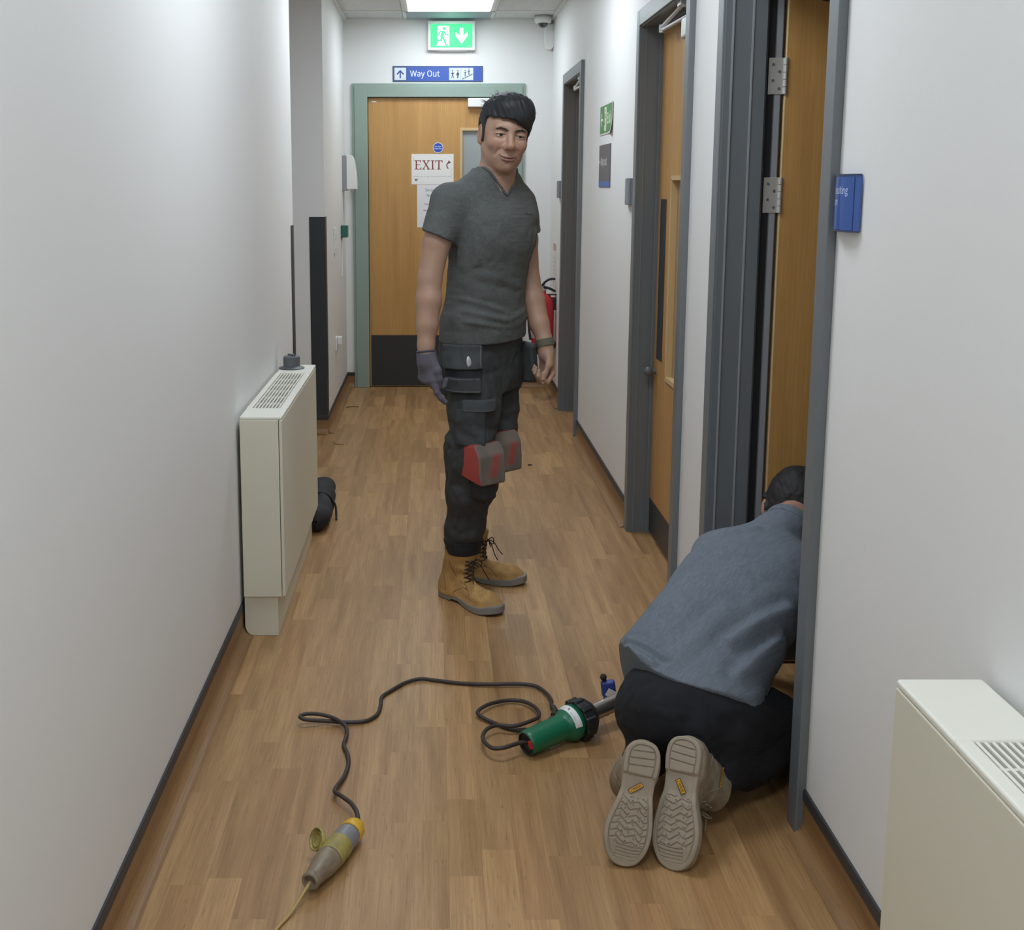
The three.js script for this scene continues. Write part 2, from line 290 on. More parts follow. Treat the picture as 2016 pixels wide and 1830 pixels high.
// ---------- the end door in its green frame ----------
{
  const root = new THREE.Group(); root.name = 'door_4'; root.userData.kind = 'structure'; scene.add(root);
  const z = ZE, lx0 = -0.449, lx1 = 0.53, top = 2.034;
  const pieces = (a, zf, zb, r) => [box(ED.x0 + a, 0, zb, lx0 - 0.004, ED.top - a, zf, r), box(lx1 + 0.004, 0, zb, ED.x1 - a, ED.top - a, zf, r), box(lx0 - 0.006, top + 0.004, zb, lx1 + 0.006, ED.top - a, zf, r)];
  mesh('door_frame', [...pieces(0, z + 0.018, z - 0.1, 0.003), ...pieces(0.016, z + 0.026, z, 0.004)], M.green, root);
  mesh('door_stop', [box(lx0 - 0.004, 0, z - 0.075, lx0 + 0.012, top + 0.01, z - 0.052), box(lx1 - 0.012, 0, z - 0.075, lx1 + 0.004, top + 0.01, z - 0.052), box(lx0, top - 0.012, z - 0.075, lx1, top + 0.01, z - 0.052)], M.green, root);
  const zf = z - 0.006, zb = zf - 0.044, vx0 = 0.205, vx1 = 0.42, vy0 = 0.92, vy1 = 1.815;
  const leaf = mesh('door_leaf', [box(lx0, 0.006, zb, vx0, top, zf), box(vx1, 0.006, zb, lx1, top, zf), box(vx0, 0.006, zb, vx1, vy0, zf), box(vx0, vy1, zb, vx1, top, zf)], M.door, root);
  const b = 0.016; mesh('glazing_bead', [box(vx0 - b, vy0 - b, zb, vx1 + b, vy0 + 0.003, zf + 0.006, 0.002), box(vx0 - b, vy1 - 0.003, zb, vx1 + b, vy1 + b, zf + 0.006, 0.002), box(vx0 - b, vy0, zb, vx0 + 0.003, vy1, zf + 0.006, 0.002), box(vx1 - 0.003, vy0, zb, vx1 + b, vy1, zf + 0.006, 0.002)], M.lip, leaf);
  mesh('glass_pane', box(vx0, vy0, zf - 0.026, vx1, vy1, zf - 0.02), phys(lin(0.35, 0.38, 0.38), 0.12, {}), leaf, 'grey wired glass vision panel');
  mesh('kick_plate', box(lx0 + 0.008, 0.01, zf, lx1 - 0.008, 0.376, zf + 0.002), M.kick, leaf);
  mesh('door_closer', box(0.243, 1.97, zf, 0.46, 2.03, zf + 0.055, 0.006), M.white, leaf, 'white door closer box at the top of the leaf');
  mesh('label', box(-0.425, 2.005, zf, -0.392, 2.013, zf + 0.0012), M.white, leaf);
  struct('wall_beyond', box(-1.2, -0.1, ZE - 0.4, 1.2, 2.6, ZE - 0.3), M.wall);
}
// ---------- ceiling light panels ----------
PANEL_Z.forEach((z, i) => {
  const t = thing('ceiling_light', ['square white light panel glowing in the ceiling before the end wall', 'square white ceiling light panel out of frame above the far passage opening', 'square white ceiling light panel out of frame above the hot air gun', 'square white ceiling light panel out of frame above the near right convector', 'square white ceiling light panel out of frame behind the viewpoint'][i], 'light', [(CX0 + CX1) / 2, HC, z]);
  const w = (CX1 - CX0) / 2 - 0.012, d = 0.288;
  mesh('panel_frame', [box(-w, -0.006, -d, w, 0.02, -d + 0.016), box(-w, -0.006, d - 0.016, w, 0.02, d), box(-w, -0.006, -d, -w + 0.016, 0.02, d), box(w - 0.016, -0.006, -d, w, 0.02, d)], M.white, t);
  mesh('diffuser', box(-w + 0.014, -0.001, -d + 0.014, w - 0.014, 0.012, d - 0.014), mat(0xffffff, 0.6, { emissive: PANEL_TINT, emissiveIntensity: PANEL_GLOW }), t);
  const l = new THREE.RectAreaLight(PANEL_TINT, PANEL_LIGHT * PANEL_LEVEL[i], 2 * w - 0.03, 2 * d - 0.03); l.position.set((CX0 + CX1) / 2, HC - 0.008, z); l.lookAt((CX0 + CX1) / 2, 0, z); l.name = 'panel_light'; l.castShadow = true; scene.add(l);
});
// ---------- fan convectors ----------
function convector(o, label, dial) {          // x0 wall side, x1 front, z0 near end, z1 far end, s: direction from the wall
  const { x0, x1, z0, z1, top, bot, s, g0, g1 } = o, T = 0.012 * s;
  const t = thing('fan_convector', label, 'heater', [x0, 0, (z0 + z1) / 2], 0), L = (p) => p.translate(-x0, 0, -(z0 + z1) / 2);
  const e = 0.0015;
  mesh('end_panel', L(box(x0, bot, z0 - 0.012, x1 - T, top - 0.012, z0, 0.002)), M.cream, t);
  mesh('end_panel', L(box(x0, bot, z1, x1 - T, top - 0.012, z1 + 0.012, 0.002)), M.cream, t);
  mesh('front_panel', L(box(x1 - T + e * s, bot, z1, x1, top - 0.012, z0, 0.004)), M.cream, t);
  mesh('back_plate', L(box(x0, bot, z1 + 0.01, x0 + 0.004 * s, top - 0.012, z0 - 0.01)), M.cream, t);
  mesh('inner_case', L(box(x0 + 0.006 * s, bot + 0.01, z1 + 0.014, x1 - T * 1.4, top - 0.03, z0 - 0.014)), M.dark, t);
  const gx0 = x0 + 0.018 * s, gx1 = x1 - 0.026 * s;
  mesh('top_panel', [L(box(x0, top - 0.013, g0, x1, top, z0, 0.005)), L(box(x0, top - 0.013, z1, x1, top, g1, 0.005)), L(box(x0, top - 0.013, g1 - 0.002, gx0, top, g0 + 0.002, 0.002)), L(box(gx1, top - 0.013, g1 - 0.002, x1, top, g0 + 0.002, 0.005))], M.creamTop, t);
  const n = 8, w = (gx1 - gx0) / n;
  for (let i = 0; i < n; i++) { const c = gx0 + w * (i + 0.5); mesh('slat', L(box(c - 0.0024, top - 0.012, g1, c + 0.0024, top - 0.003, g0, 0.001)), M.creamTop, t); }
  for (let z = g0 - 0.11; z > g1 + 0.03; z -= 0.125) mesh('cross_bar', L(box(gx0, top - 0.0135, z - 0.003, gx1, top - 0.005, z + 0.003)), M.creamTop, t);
  const px = x1 - 0.026 * s, pz = z0 - 0.012, c = 0.03 * s;
  const sh = new THREE.Shape(); sh.moveTo(x0 + c, 0.001); sh.lineTo(px, 0.001); sh.lineTo(px, bot + 0.006); sh.lineTo(x0, bot + 0.006); sh.lineTo(x0, 0.034); sh.quadraticCurveTo(x0 + c * 0.1, 0.004, x0 + c, 0.001);
  const pl = extrude(sh, pz - z1 - 0.012, 0); pl.translate(0, 0, z1 + 0.012);
  mesh('plinth', L(boxUV(pl)), M.cream, t);
  if (dial) {
    const d = mesh('control_dial', lathe([[0, 0], [0.05, 0], [0.05, 0.004], [0.034, 0.010], [0.033, 0.012], [0.033, 0.045], [0.030, 0.049], [0.012, 0.050], [0.012, 0.053], [0, 0.053]], 36).translate(dial[0] - x0, top, dial[1] - (z0 + z1) / 2), M.grayPlastic, t, 'grey round control dial on top');
    mesh('grip', box(-0.006, 0, -0.02, 0.006, 0.008, 0.02, 0.002).rotateY(0.7).translate(dial[0] - x0, top + 0.0495, dial[1] - (z0 + z1) / 2), M.grayPlastic, d);
  }
  return t;
}
convector({ x0: -0.604, x1: -0.471, z0: -3.655, z1: -4.755, top: 0.722, bot: 0.135, s: 1, g0: -3.805, g1: -4.545 }, 'cream fan convector with a grey dial on top, against the left wall', [-0.556, -4.655]);
convector({ x0: 0.819, x1: 0.690, z0: -0.62, z1: -1.682, top: 0.708, bot: 0.135, s: -1, g0: -0.80, g1: -1.482 }, 'cream fan convector cut off by the lower right corner of the photo');

// ---------- signs ----------
const signMat = (w, h, draw, rough = 0.4) => new THREE.MeshStandardMaterial({ map: canvasTex(w, h, draw), roughness: rough });
function plate(w, h, t, r = 0) { const g = box(-w / 2, -h / 2, 0, w / 2, h / 2, t, r); return g; }
const face = (w, h) => new THREE.PlaneGeometry(w, h);
function man(c, x, y, s, col, legs = 1) {      // small walking pictogram, head centre at x, y
  c.strokeStyle = c.fillStyle = col; c.lineCap = 'round'; c.beginPath(); c.arc(x, y, s * 0.1, 0, 7); c.fill();
  c.lineWidth = s * 0.17; c.beginPath(); c.moveTo(x, y + s * 0.24); c.lineTo(x, y + s * 0.5); c.stroke();
  c.lineWidth = s * 0.09; c.beginPath(); c.moveTo(x, y + s * 0.2); c.lineTo(x - s * 0.17, y + s * 0.42); c.moveTo(x, y + s * 0.2); c.lineTo(x + s * 0.17, y + s * 0.4); c.stroke();
  c.lineWidth = s * 0.1; c.beginPath(); c.moveTo(x, y + s * 0.5); c.lineTo(x - s * 0.14 * legs, y + s * 0.92); c.moveTo(x, y + s * 0.5); c.lineTo(x + s * 0.14 * legs, y + s * 0.92); c.stroke();
}
function runner(c, ox, oy, s, col) {           // running figure of the fire exit sign in a box s high
  const p = (x, y) => [ox + x * s, oy + y * s]; c.strokeStyle = c.fillStyle = col; c.lineCap = 'round'; c.lineJoin = 'round';
  c.beginPath(); c.arc(...p(0.40, 0.14), s * 0.075, 0, 7); c.fill();
  const line = (w, ...q) => { c.lineWidth = s * w; c.beginPath(); q.forEach((a, i) => i ? c.lineTo(...p(...a)) : c.moveTo(...p(...a))); c.stroke(); };
  line(0.13, [0.34, 0.30], [0.27, 0.52]); line(0.055, [0.38, 0.28], [0.20, 0.28], [0.10, 0.44]); line(0.055, [0.40, 0.29], [0.46, 0.42], [0.60, 0.44]);
  line(0.085, [0.26, 0.52], [0.24, 0.70], [0.00, 0.72]); line(0.085, [0.30, 0.52], [0.40, 0.70], [0.48, 0.92]);
}
function arrowUp(c, x, y, s, col, turn = 0) { c.save(); c.translate(x, y); c.rotate(turn); c.strokeStyle = col; c.lineCap = 'butt'; c.lineJoin = 'miter'; c.lineWidth = s * 0.17; c.beginPath(); c.moveTo(0, s * 0.5); c.lineTo(0, -s * 0.38); c.moveTo(-s * 0.4, 0.02 * s); c.lineTo(0, -s * 0.4); c.lineTo(s * 0.4, 0.02 * s); c.stroke(); c.restore(); }
function scribble(c, x, y, w, h, col, seed) { const r = rng(seed); c.fillStyle = col; let q = x; while (q < x + w) { const n = 2 + Math.floor(r() * 6); for (let i = 0; i < n && q < x + w; i++) { const hh = h * (0.55 + r() * 0.45); c.fillRect(q, y + h - hh, h * 0.16, hh); c.fillRect(q, y + h * (0.45 + r() * 0.4), h * 0.42, h * 0.14); q += h * 0.58; } q += h * 0.45; } }

{ // illuminated fire exit box
  const t = thing('exit_sign', 'glowing green fire exit box with running man and down arrow under the ceiling', 'exit sign', [0.128, 2.444, ZE]);
  mesh('housing', [box(-0.163, -0.094, 0, 0.163, 0.094, 0.046, 0.006), box(-0.163, 0.08, 0, 0.163, 0.1, 0.05, 0.004)], M.white, t);
  mesh('bottom_strip', box(-0.1, -0.098, 0.008, 0.1, -0.092, 0.036), M.white, t);
  const tex = canvasTex(640, 348, (c, w, h) => {
    c.fillStyle = '#3fce86'; c.fillRect(0, 0, w, h);
    c.fillStyle = '#d8fbff'; c.fillRect(104, 28, 184, 296); c.beginPath(); c.moveTo(104, 324); c.lineTo(90, 324); c.lineTo(104, 290); c.fill();
    runner(c, 88, 26, 310, '#45cd86');
    c.fillStyle = '#45cd86'; c.fillRect(288, 0, 60, h);
    c.fillStyle = '#d8fbff'; c.beginPath(); for (const [x, y] of [[446, 58], [502, 58], [502, 172], [570, 112], [570, 172], [474, 296], [378, 172], [378, 112], [446, 172]]) c.lineTo(x, y); c.closePath(); c.fill();
    scribble(c, 566, 316, 56, 14, '#e8fff4', 4);
  });
  mesh('lit_face', face(0.287, 0.156).translate(0, 0.002, 0.0475), new THREE.MeshStandardMaterial({ map: tex, emissiveMap: tex, emissive: 0xffffff, emissiveIntensity: 0.72, color: 0x555555, roughness: 0.5 }), t, 'lit green face with a white running man and arrow');
  mesh('indicator', new THREE.SphereGeometry(0.003, 10, 8).translate(0.136, -0.092, 0.046), mat(0x99ffcc, 0.4, { emissive: 0x66ffbb, emissiveIntensity: 1.2 }), t);
  const l = new THREE.PointLight(new THREE.Color(0.35, 1, 0.65), 0.012); l.position.set(0.128, 2.444, ZE + 0.15); l.castShadow = true; scene.add(l);
}
{ // blue way out board
  const W = 0.624, H = 0.106, t = tag(new THREE.Group(), 'long blue board lettered Way Out with arrow and pictograms above the green door frame', 'sign'); t.name = numbered('direction_sign'); t.position.set(0.035, 2.196, ZE); scene.add(t);
  mesh('board', plate(W, H, 0.006, 0.0015), mat(lin(0.055, 0.085, 0.12), 0.45), t);
  mesh('printed_face', face(W - 0.004, H - 0.004).translate(0, 0, 0.0066), signMat(1236, 204, (c, w, h) => {
    c.fillStyle = '#3d5cae'; c.fillRect(0, 0, w, h); c.strokeStyle = '#46587c'; c.lineWidth = 14; c.strokeRect(0, 0, w, h);
    c.fillStyle = '#46587c'; c.fillRect(0, 0, 190, h); c.fillStyle = '#d5dfea'; c.fillRect(20, 20, 160, 164); arrowUp(c, 100, 106, 112, '#3d4f8e');
    c.fillStyle = '#eef2fb'; c.font = '112px sans-serif'; c.textBaseline = 'alphabetic'; c.fillText('Way Out', 234, 138, 410);
    c.fillStyle = '#d5dfea'; c.fillRect(774, 22, 332, 164); c.strokeStyle = '#8494a8'; c.lineWidth = 3; c.strokeRect(786, 34, 142, 140); c.beginPath(); c.moveTo(940, 22); c.lineTo(940, 186); c.stroke();
    man(c, 822, 62, 100, '#3c4766'); man(c, 894, 62, 100, '#3c4766', 0.35); c.beginPath(); c.moveTo(894, 78); c.lineTo(872, 124); c.lineTo(916, 124); c.fill();
    man(c, 996, 58, 78, '#4b5675', 0.6); man(c, 1046, 40, 78, '#4b5675', 0.6);
    c.strokeStyle = '#4b5675'; c.lineWidth = 9; c.beginPath(); c.moveTo(954, 172); for (let i = 0; i < 5; i++) { c.lineTo(968 + i * 28, 172 - i * 13); c.lineTo(968 + i * 28, 159 - i * 13); } c.lineTo(1096, 108); c.stroke();
  }), t);
}
const ZD = ZE - 0.006;
{ // things stuck on the end door
  const d = thing('door_disc', 'small round blue fire door notice with white lettering above the EXIT sheet', 'notice', [0.037, 1.695, ZD]);
  const dg = new THREE.CylinderGeometry(0.036, 0.036, 0.0015, 40).rotateX(Math.PI / 2).translate(0, 0, 0.0008); mesh('disc', dg, M.white, d);
  mesh('printed_face', new THREE.CircleGeometry(0.036, 40).translate(0, 0, 0.0018), signMat(256, 256, (c, w, h) => { c.fillStyle = '#dfe3ea'; c.fillRect(0, 0, w, h); c.fillStyle = '#2f4fb4'; c.beginPath(); c.arc(128, 128, 114, 0, 7); c.fill(); c.fillStyle = '#e6ebf8'; c.font = 'bold 40px sans-serif'; c.textAlign = 'center'; c.fillText('Fire door', 128, 112); c.fillText('keep shut', 128, 162); }), d);
  const e = thing('exit_sheet', 'white sheet printed EXIT in dark red capitals, taped to the end door', 'notice', [-0.0015, 1.547, ZD]);
  mesh('sheet', plate(0.295, 0.21, 0.0012), M.white, e);
  mesh('printed_face', face(0.295, 0.21).translate(0, 0, 0.0016), signMat(1024, 729, (c, w, h) => {
    c.fillStyle = '#efeeea'; c.fillRect(0, 0, w, h); c.fillStyle = '#8c3138'; c.font = '310px serif'; c.textBaseline = 'alphabetic'; c.fillText('EXIT', 60, 372, 750);
    c.strokeStyle = '#7d2b33'; c.lineWidth = 24; c.beginPath(); c.moveTo(896, 350); c.quadraticCurveTo(822, 260, 896, 206); c.stroke(); c.fillStyle = '#7d2b33'; c.beginPath(); c.moveTo(900, 150); c.lineTo(962, 204); c.lineTo(884, 238); c.fill();
    scribble(c, 48, 518, 920, 34, '#a3a3a3', 8); c.fillStyle = '#5b5b5b'; c.beginPath(); c.moveTo(70, 610); c.lineTo(120, 590); c.lineTo(118, 616); c.quadraticCurveTo(150, 600, 146, 572); c.quadraticCurveTo(165, 630, 118, 640); c.lineTo(116, 664); c.fill();
    c.fillStyle = '#b9b9b4'; c.fillRect(930, 50, 34, 10); c.fillRect(52, 80, 4, 190); c.fillRect(966, 340, 5, 240);
  }), e);
  const s = thing('security_sheet', 'white portrait Security Notice sheet on the end door below the EXIT sheet', 'notice', [-0.005, 1.2915, ZD]);
  mesh('sheet', plate(0.21, 0.297, 0.0012), M.white, s);
  mesh('printed_face', face(0.21, 0.297).translate(0, 0, 0.0016), signMat(724, 1024, (c, w, h) => {
    c.fillStyle = '#e9eaec'; c.fillRect(0, 0, w, h); c.textAlign = 'center'; c.fillStyle = '#3b3b3d'; c.font = '92px sans-serif'; c.fillText('Security', 362, 160); c.fillText('Notice', 362, 290);
    c.fillStyle = '#a8434b'; c.font = 'bold 64px sans-serif'; c.fillText('Controlled', 340, 490); c.fillText('Area', 340, 565); c.fillText('Keep Closed', 340, 640);
    scribble(c, 240, 780, 260, 22, '#555', 3); scribble(c, 160, 820, 400, 18, '#888', 5); scribble(c, 160, 856, 380, 18, '#888', 6); scribble(c, 160, 892, 90, 18, '#888', 7);
  }), s);
}
// signs on the right-hand wall: their faces look along -x
const onRight = (g) => g.rotateY(-Math.PI / 2), onLeft = (g) => g.rotateY(Math.PI / 2);
{
  const t = thing('exit_plate', 'creased green Exit sign with white border, upper of two signs on right wall', 'sign', [XR, 1.7475, -5.818]);
  const W = 0.425, H = 0.144, g = new THREE.BoxGeometry(W, H, 0.002, 12, 4, 1), bend = (q) => { const p = q.attributes.position; for (let i = 0; i < p.count; i++) { const u = p.getX(i) / W, v = p.getY(i) / H; p.setZ(i, p.getZ(i) + 0.002 + 0.010 * sstep(0.15, 0.5, u) * sstep(-0.1, -0.5, v) + 0.004 * sstep(0.3, 0.5, u)); } q.computeVertexNormals(); return onRight(q); };
  mesh('plate', bend(g), mat(lin(0.80, 0.80, 0.74), 0.35), t);
  mesh('printed_face', bend(new THREE.PlaneGeometry(W - 0.014, H - 0.014, 12, 4).translate(0, 0, 0.0016)), signMat(1024, 330, (c, w, h) => {
    c.fillStyle = '#3f8a58'; c.fillRect(0, 0, w, h); c.fillStyle = '#dfe9c9'; arrowUp(c, 150, 165, 190, '#dfe9c9', -Math.PI / 2); c.fillRect(360, 24, 170, 282); runner(c, 330, 30, 270, '#3f8a58'); c.fillStyle = '#dfe9c9'; c.font = 'bold 190px sans-serif'; c.fillText('Exit', 580, 230, 380);
  }), t);
  const k = thing('way_out_plate', 'dark grey Way out sign with blue bottom band, lower sign on right wall', 'sign', [XR, 1.527, -5.840]);
  mesh('plate', onRight(plate(0.37, 0.202, 0.004, 0.001)), mat(lin(0.12, 0.12, 0.13), 0.4), k);
  mesh('printed_face', onRight(face(0.367, 0.199).translate(0, 0, 0.0046)), signMat(1024, 556, (c, w, h) => { c.fillStyle = '#5a5b63'; c.fillRect(0, 0, w, h); c.fillStyle = '#3f66b5'; c.fillRect(0, 486, w, 70); c.fillStyle = '#e8e8e4'; arrowUp(c, 86, 222, 90, '#e8e8e4', -Math.PI / 2); c.font = '150px sans-serif'; c.fillText('Way out', 170, 272, 610); }), k);
  const x = thing('extinguisher_notice', 'tall pale notice with red lines of print beside the fire extinguisher', 'notice', [XR, 0.87, -8.13]);
  mesh('plate', onRight(plate(0.19, 0.36, 0.003, 0.001)), M.white, x);
  mesh('printed_face', onRight(face(0.187, 0.357).translate(0, 0, 0.0036)), signMat(420, 800, (c, w, h) => { c.fillStyle = '#e6dfd4'; c.fillRect(0, 0, w, h); c.fillStyle = '#d0988c'; c.fillRect(0, 0, w, 110); for (let i = 0; i < 9; i++) scribble(c, 40, 200 + i * 62, 340, 26, '#9a6a52', 20 + i); }), x);
}
function bowedSign(label, zc, yc, blue) {      // room sign in a bowed holder, standing off the wall
  const W = 0.135, H = 0.109, S = 0.017, n = 20, t = thing('room_sign', label, 'sign', [XR, yc, zc]);
  const arc = (u) => S * (1 - (2 * u - 1) ** 2) + 0.006, P = (u, v, off) => V(-(arc(u) + off), (v - 0.5) * H, (u - 0.5) * W);
  const build = (a, b, v0, v1, off, uvs) => { const p = [], uv = [], ix = []; for (let i = 0; i <= n; i++) { const u = a + (b - a) * i / n; for (const v of [v0, v1]) { p.push(...P(u, v, off).toArray()); uv.push((u - a) / (b - a), v === v0 ? 0 : 1); } } for (let i = 0; i < n; i++) ix.push(2 * i, 2 * i + 2, 2 * i + 1, 2 * i + 1, 2 * i + 2, 2 * i + 3); const g = new THREE.BufferGeometry(); g.setAttribute('position', new THREE.Float32BufferAttribute(p, 3)); g.setAttribute('uv', new THREE.Float32BufferAttribute(uv, 2)); g.setIndex(ix); g.computeVertexNormals(); return g; };
  const sh = new THREE.Shape(); for (let i = 0; i <= n; i++) sh[i ? 'lineTo' : 'moveTo']((i / n - 0.5) * W, arc(i / n)); for (let i = n; i >= 0; i--) sh.lineTo((i / n - 0.5) * W, arc(i / n) - 0.004);
  const holder = (y0, y1) => { const g = extrude(sh, y1 - y0); g.rotateX(-Math.PI / 2); g.rotateY(-Math.PI / 2); const p = g.attributes.position; let lo = 1e9; for (let i = 0; i < p.count; i++) lo = Math.min(lo, p.getY(i)); g.translate(0, y0 - lo, 0); return g; };
  const hg = holder(-H / 2, H / 2); const hp = hg.attributes.position; for (let i = 0; i < hp.count; i++) hp.setX(i, -Math.abs(hp.getX(i))); hg.computeVertexNormals();
  const body = blue ? mat(lin(0.045, 0.11, 0.36), 0.3, { side: THREE.DoubleSide }) : mat(lin(0.16, 0.17, 0.19), 0.35, { side: THREE.DoubleSide });
  mesh('holder', hg, body, t);
  mesh('wall_block', box(-0.012, -0.04, -0.05, 0, 0.04, 0.05), M.white, t);
  mesh('insert', build(0.03, 0.90, 0.02, 0.965, 0.0012), new THREE.MeshStandardMaterial({ side: THREE.DoubleSide, roughness: 0.18, map: canvasTex(640, 512, (c, w, h) => { c.fillStyle = blue ? '#2c56a0' : '#7d828b'; c.fillRect(0, 0, w, h); if (blue) { c.fillStyle = '#c9d6f2'; c.font = '100px sans-serif'; c.fillText('Consulting', 84, 165, 460); c.fillText('room', 84, 275, 236); } }) }), t);
  if (blue) { for (const y of [-H / 2 - 0.002, H / 2 - 0.001]) { const g = holder(y, y + 0.003); const p = g.attributes.position; for (let i = 0; i < p.count; i++) p.setX(i, -Math.abs(p.getX(i)) - 0.002); g.computeVertexNormals(); mesh('edge_rail', g, mat(lin(0.03, 0.05, 0.11), 0.3, { side: THREE.DoubleSide }), t); } }
  return t;
}
bowedSign('blue bowed room sign ending in the letters ulting, beside the open doorway', -2.398, 1.398, true);
bowedSign('grey bowed room sign half hidden behind the frame of the closed wooden door', -5.06, 1.408, false);
bowedSign('grey bowed room sign beyond the farthest door frame on right wall', -7.86, 1.409, false);

// ---------- fittings on the left-hand wall and in the corner ----------
{
  const t = thing('soap_dispenser', 'white soap dispenser with grey back on the left wall near the green frame', 'dispenser', [XL, 1.40, -8.29]);
  mesh('back_plate', box(0, 0, -0.055, 0.034, 0.236, 0.06, 0.004), mat(lin(0.30, 0.30, 0.32), 0.45), t, 'grey back housing');
  const sh = new THREE.Shape(); sh.moveTo(0.032, 0.012); sh.lineTo(0.094, 0.014); sh.quadraticCurveTo(0.096, 0.09, 0.082, 0.18); sh.quadraticCurveTo(0.074, 0.232, 0.055, 0.234); sh.lineTo(0.032, 0.236);
  mesh('front_cover', extrude(sh, 0.107, 0.004).translate(0, 0, -0.051), mat(lin(0.82, 0.82, 0.80), 0.3), t);
  mesh('nozzle', [lathe([[0, -0.012], [0.006, -0.012], [0.011, 0.004], [0.011, 0.014], [0, 0.014]], 16).translate(0.062, 0, 0)], M.grid, t);
  const c = thing('call_point', 'small dark green break glass box on the left wall below the dispenser', 'call point', [XL, 1.131, -8.08]);
  mesh('housing', box(0, -0.040, -0.042, 0.046, 0.040, 0.042, 0.004), mat(lin(0.03, 0.14, 0.115), 0.35), c);
  mesh('front_glass', box(0.0455, -0.022, -0.026, 0.0475, 0.024, 0.026), mat(lin(0.20, 0.35, 0.30), 0.25), c);
  mesh('cable_cover', box(0, -0.30, -0.008, 0.01, -0.04, 0.008, 0.002), M.wall, c);
  const s = thing('light_switch', 'slim white switch plate on the left wall beyond the black corner guard', 'switch', [XL, 1.095, -7.50]);
  mesh('plate', box(0, -0.08, -0.045, 0.011, 0.08, 0.045, 0.003), M.white, s); for (const y of [0.01, -0.05]) mesh('rocker', box(0.0105, y, -0.02, 0.0155, y + 0.035, 0.02, 0.002), M.white, s);
  const k = thing('wall_socket', 'small white wall socket low on the left wall before the end wall', 'socket', [XL, 0.445, -7.52]);
  mesh('plate', box(0, -0.043, -0.043, 0.012, 0.043, 0.043, 0.003), M.white, k); mesh('plug', box(0.0118, -0.005, -0.028, 0.042, 0.046, 0.028, 0.006), M.white, k);
  const d = thing('dome_camera', 'white dome security camera with a dark lens in the far right ceiling corner', 'camera', [0.745, HC, -8.36]);
  mesh('base', lathe([[0, -0.002], [0.056, -0.002], [0.058, -0.03], [0.054, -0.045], [0.04, -0.049], [0, -0.049]], 40), M.white, d);
  mesh('lens_dome', new THREE.SphereGeometry(0.036, 32, 16, 0, 7, Math.PI / 2, Math.PI / 2).translate(0, -0.045, 0), phys(lin(0.035, 0.035, 0.05), 0.1, { clearcoat: 1 }), d, 'dark tinted dome');
  const b = thing('junction_box', 'pale rounded cable box below the camera in the far right corner', 'box', [0.80, 2.42, ZE]);
  const bs = new THREE.Shape(); bs.moveTo(-0.028, 0.1); bs.lineTo(-0.028, -0.035); bs.quadraticCurveTo(-0.028, -0.062, 0, -0.062); bs.quadraticCurveTo(0.027, -0.062, 0.027, -0.03); bs.lineTo(0.027, 0.1);
  mesh('housing', extrude(bs, 0.045, 0.004), M.white, b); mesh('conduit', rod(V(0, 0.095, 0.024), V(0, 0.142, 0.024), 0.011), M.white, b); mesh('slot', box(-0.014, -0.008, 0.048, -0.004, -0.005, 0.0505), M.grid, b);
}
{ // fire extinguisher on the right-hand wall
  const red = mat(lin(0.50, 0.025, 0.035), 0.25), t = thing('fire_extinguisher', 'red fire extinguisher hung on the right wall behind the standing man', 'extinguisher', [0.742, 0.31, -8.02]);
  mesh('cylinder', lathe([[0, 0], [0.06, 0], [0.072, 0.012], [0.075, 0.03], [0.075, 0.335], [0.068, 0.372], [0.048, 0.396], [0.024, 0.408], [0.02, 0.412], [0.02, 0.43], [0, 0.43]], 40), red, t);
  mesh('foot_ring', lathe([[0.0755, 0.012], [0.077, 0.014], [0.077, 0.052], [0.0755, 0.054]], 40), M.dark, t);
  mesh('label', new THREE.LatheGeometry([new THREE.Vector2(0.0756, 0.11), new THREE.Vector2(0.0756, 0.30)], 24, -2.3, 1.7), mat(lin(0.62, 0.45, 0.42), 0.4, { side: THREE.DoubleSide }), t);
  mesh('valve', [lathe([[0, 0.42], [0.02, 0.42], [0.022, 0.44], [0.014, 0.462], [0.012, 0.475], [0, 0.475]], 20)], M.steel, t);
  mesh('lever', [tube([V(-0.01, 0.462, 0.02), V(0.012, 0.488, 0.02), V(0.045, 0.506, 0.018), V(0.078, 0.507, 0.014)], 0.008, 8), tube([V(0, 0.452, 0.018), V(0.035, 0.446, 0.02), V(0.08, 0.424, 0.018)], 0.0085, 8)], M.dark, t);
  mesh('pin', tube([V(0.048, 0.50, 0.03), V(0.066, 0.485, 0.036), V(0.06, 0.468, 0.034), V(0.04, 0.468, 0.03)], 0.002, 6), M.steel, t);
  mesh('hose', tube([V(-0.015, 0.455, 0.01), V(-0.075, 0.44, 0.03), V(-0.098, 0.36, 0.04), V(-0.096, 0.2, 0.04), V(-0.085, 0.10, 0.05)], 0.0095, 8), M.dark, t);
  mesh('horn', rod(V(-0.10, 0.045, 0.04), V(-0.055, -0.03, 0.075), 0.030, 0.018, 20), red, t, 'red outlet horn');
  mesh('wall_bracket', [box(0.060, 0.30, -0.03, 0.088, 0.38, 0.03), box(0.03, 0.398, -0.025, 0.088, 0.404, 0.025)], M.dark, t);
}
